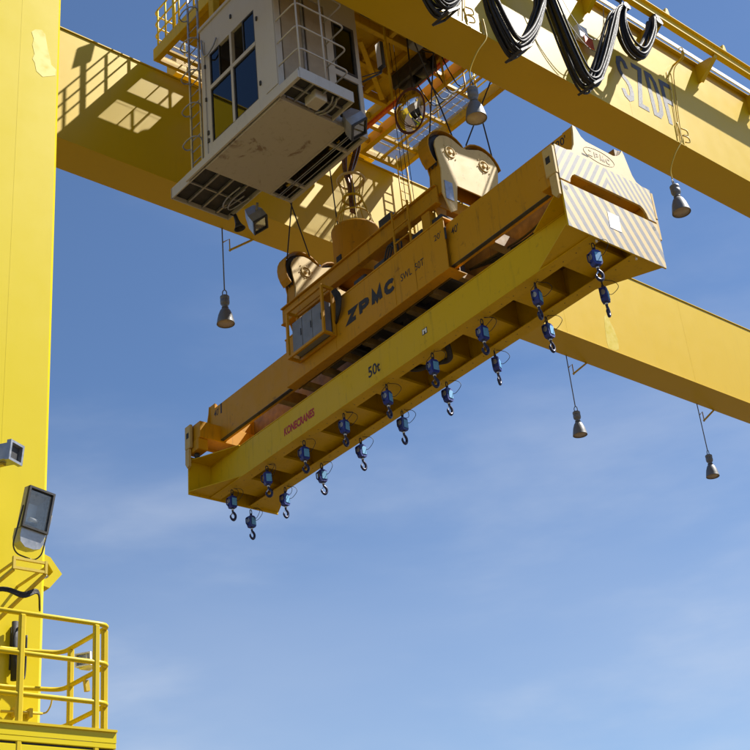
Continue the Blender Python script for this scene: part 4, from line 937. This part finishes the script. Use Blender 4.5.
def housing(y0, sgn):
    hub = [(-.20, 4.37), (.74, 4.40)]
    def arc(c, r, a0, a1, n=7): return [(c[0]+r*math.cos(math.radians(a0+(a1-a0)*i/n)), c[1]+r*math.sin(math.radians(a0+(a1-a0)*i/n))) for i in range(n+1)]
    outl = [(-.36, 2.81), (-.54, 3.22), (-.52, 3.60), (-.50, 3.85), (-.57, 4.15)]+arc(hub[0], .41, 175, 60)+[(.16, 4.66), (.30, 4.66)]+arc(hub[1], .41, 120, 5)+[(1.10, 4.1), (1.04, 3.8), (1.06, 3.3), (.90, 2.81), (.74, 2.92), (.65, 3.56), (-.11, 3.56), (-.2, 2.92)]
    a, b = sorted((y0, y0+sgn*.03))
    pl = MB().prism(outl, 'y', a, b).build('sheave_housing', 'housing', hb, False)
    a, b = sorted((y0+sgn*.34, y0+sgn*.37)); MB().prism(outl, 'y', a, b).build('sheave_housing', 'headblock', hb, False)
    for c in hub:
        sh = MB().lathe([(.12, -.08), (.44, -.08), (.50, -.07), (.50, -.05), (.44, -.02), (.44, .02), (.50, .05), (.50, .07), (.44, .08), (.12, .08)], (c[0], y0+sgn*.185, c[1]), 30, (0, 1, 0)).build('sheave', 'darkgrey', hb, False)
        ya, yb = sorted((y0-.02 if sgn > 0 else y0+.02, y0))
        MB().torus((c[0], y0-.012, c[1]), .125, .016, 20, 6, (0, 1, 0)).build('bearing_ring', 'housing', hb, False)
        MB().cyl((c[0], y0-.05, c[1]), (c[0], y0, c[1]), .045, 12).build('axle_end', 'housing', hb, False)
        for kk in range(6):
            aa = kk*math.pi/3+.3
            MB().cyl((c[0]+.19*math.cos(aa), y0-.016, c[1]+.19*math.sin(aa)), (c[0]+.19*math.cos(aa), y0, c[1]+.19*math.sin(aa)), .014, 6).build('bolt', 'housing', hb, False)
        # rope guard: curved band over the sheave
        g0 = arc(c, .545, 15, 225, 14); v = []
        for q in g0:
            for yy in (y0+sgn*.031, y0+sgn*.339): v.append((q[0], yy, q[1]))
        for q in arc(c, .57, 15, 225, 14):
            for yy in (y0+sgn*.031, y0+sgn*.339): v.append((q[0], yy, q[1]))
        n = len(g0); fs = []
        for i in range(n-1):
            fs += [(2*i, 2*i+1, 2*i+3, 2*i+2), (2*n+2*i, 2*n+2*i+2, 2*n+2*i+3, 2*n+2*i+1), (2*i, 2*i+2, 2*n+2*i+2, 2*n+2*i), (2*i+1, 2*n+2*i+1, 2*n+2*i+3, 2*i+3)]
        MB().add(v, fs).build('rope_guard', 'headblock', hb, False)
    a, b = sorted((y0+sgn*.04, y0+sgn*.33))
    MB().box(-.50, -.44, a, b, 3.3, 4.1).build('spacer', 'headblock', hb, False); MB().box(1.0, 1.04, a, b, 3.3, 4.1).build('spacer', 'headblock', hb, False)
    return pl
hn_ = housing(3.53, 1); hf_ = housing(8.63, 1)
MB().box(-.47, -.26, 3.515, 3.528, 3.1, 3.55).build('service_plate', 'galv', hb, False)
# cable basket with guide trumpet
BC = (.25, 7.28)
bk = MB().lathe([(.50, 3.50), (.53, 3.52), (.535, 4.76), (.555, 4.77), (.555, 4.82), (.52, 4.82), (.515, 3.6), (0, 3.6)], (BC[0], BC[1], 0), 34).build('cable_basket', 'headblock', hb, False)
MB().box(BC[0]-.545, BC[0]-.515, BC[1]-.09, BC[1]+.09, 3.72, 4.0, .01).build('basket_door', 'rubber', bk, False)
MB().torus((*BC, 6.30), .31, .035, 26, 8).build('guide_ring', 'housing', bk, False); MB().torus((*BC, 5.76), .22, .03, 24, 8).build('guide_ring', 'trolley', bk, False); MB().torus((*BC, 5.25), .38, .02, 24, 8).build('guide_ring', 'trolley', bk, False)
for k in range(8):
    a = 2*math.pi*k/8+.2; ca, sa = math.cos(a), math.sin(a)
    MB().tube(smooth_path([(BC[0]+.53*ca, BC[1]+.53*sa, 4.80), (BC[0]+.39*ca, BC[1]+.39*sa, 5.25), (BC[0]+.23*ca, BC[1]+.23*sa, 5.76), (BC[0]+.26*ca, BC[1]+.26*sa, 6.05), (BC[0]+.31*ca, BC[1]+.31*sa, 6.30)], 4), .014, 6).build('guide_bar', 'trolley', bk, False)
# junction box, ladder and guard rails on the head block
jb2 = hbx('junction_box', -.34, -.02, 5.35, 5.80, 3.53, 4.0, mat='grey', ch=.02); MB().box(-.36, -.342, 5.40, 5.75, 3.6, 3.95).build('box_lid', 'darkgrey', jb2, False)
hbx('junction_box', -.3, .0, 5.86, 6.1, 3.5, 3.8, mat='darkgrey', ch=.02)
for y in (4.45, 4.95): MB().box(-.70, -.67, y-.02, y+.02, 2.48, 3.55).build('ladder_rail', 'headblock', hb, False)
for z in (2.75, 3.1, 3.45): MB().box(-.70, -.675, 4.471, 4.929, z-.015, z+.015).build('ladder_rung', 'headblock', hb, False)
for (y, x) in ((4.75, .35), (4.45, .55)): MB().tube(fillet([(x, y, 3.7), (x, y, 4.6), (x+.3, y-.05, 4.6), (x+.3, y-.05, 3.7)], .1), .018, 7).build('guard_rail', 'conduit', hb, False)
MB().tube([(.2, 5.0, 4.0), (.85, 4.2, 4.0)], .016, 6).build('guard_rail', 'conduit', hb, False); MB().tube([(.2, 5.0, 4.25), (.85, 4.2, 4.25)], .016, 6).build('guard_rail', 'conduit', hb, False)

# ------------------------------------------------------------------ ropes and supply cable
def rope(label, a, b, r=.016, ztop=25.4, world_b=False):
    a = Vector(a); b = Vector(b); d = b-a; e = a+d*((ztop-a.z)/d.z)
    return tag(MB().cyl(a, e, r, 7).build('hoist_rope', 'rope'), label, 'rope', 'wire hoist ropes')
rope('hoist rope leaning left from the right side of the left near sheave', (16.53, 14.86, 19.0), (15.86, 14.89, 21.12))
rope('hoist rope rising from the left side of the left near sheave', (15.83, 14.88, 18.5), (16.34, 14.87, 21.15))
rope('hoist rope leaning right from the right near sheave, passing behind the bell lamp', (16.90, 14.84, 18.9), (17.99, 14.84, 21.08))
rope('hoist rope rising from the outer side of the right near sheave', (17.72, 14.84, 18.5), (17.48, 14.84, 20.4))
rope('hoist rope rising from the left side of the left far sheave under the cabin', (15.88, 19.83, 18.5), (16.19, 19.83, 20.51))
rope('hoist rope crossing leftwards from the left far sheave under the cabin', (16.54, 19.81, 18.78), (16.01, 19.83, 20.44))
rope('hoist rope seen left of the cable basket rings', (17.48, 19.79, 19.9), (17.39, 19.8, 21.89))
for k, dx in enumerate((0, .10, .20)):
    a = SM @ Vector((1.33+dx*1.3, 6.6, 3.6)); rope(['leftmost', 'middle', 'rightmost'][k]+' of three thin lines between mirror and head block', a, a+Vector((.02, .05, 5)), .008)
sc = thing('supply_cable', 'bronze coloured curved supply cable guide above the cable basket', 'cable', (17, 18.5, 21))
bc = SM @ Vector((*BC, 6.1))
for k in range(4):
    o = Vector((.07*(k-1.5), .05*(k % 2), 0))
    MB().tube(smooth_path([bc+Vector((0, 0, -.7))+o*.6, bc+o*.6, bc+Vector((.0, .05, .45))+o, bc+Vector((.1, .0, 1.0))+o*2.2, bc+Vector((.2, -.1, 1.6))+o*2.2, bc+Vector((.25, -.1, 3))+o*2, bc+Vector((.2, -.1, 5.2))+o], 6), .035 if k % 2 else .05, 8).build('cable_strand', 'bronze', sc)
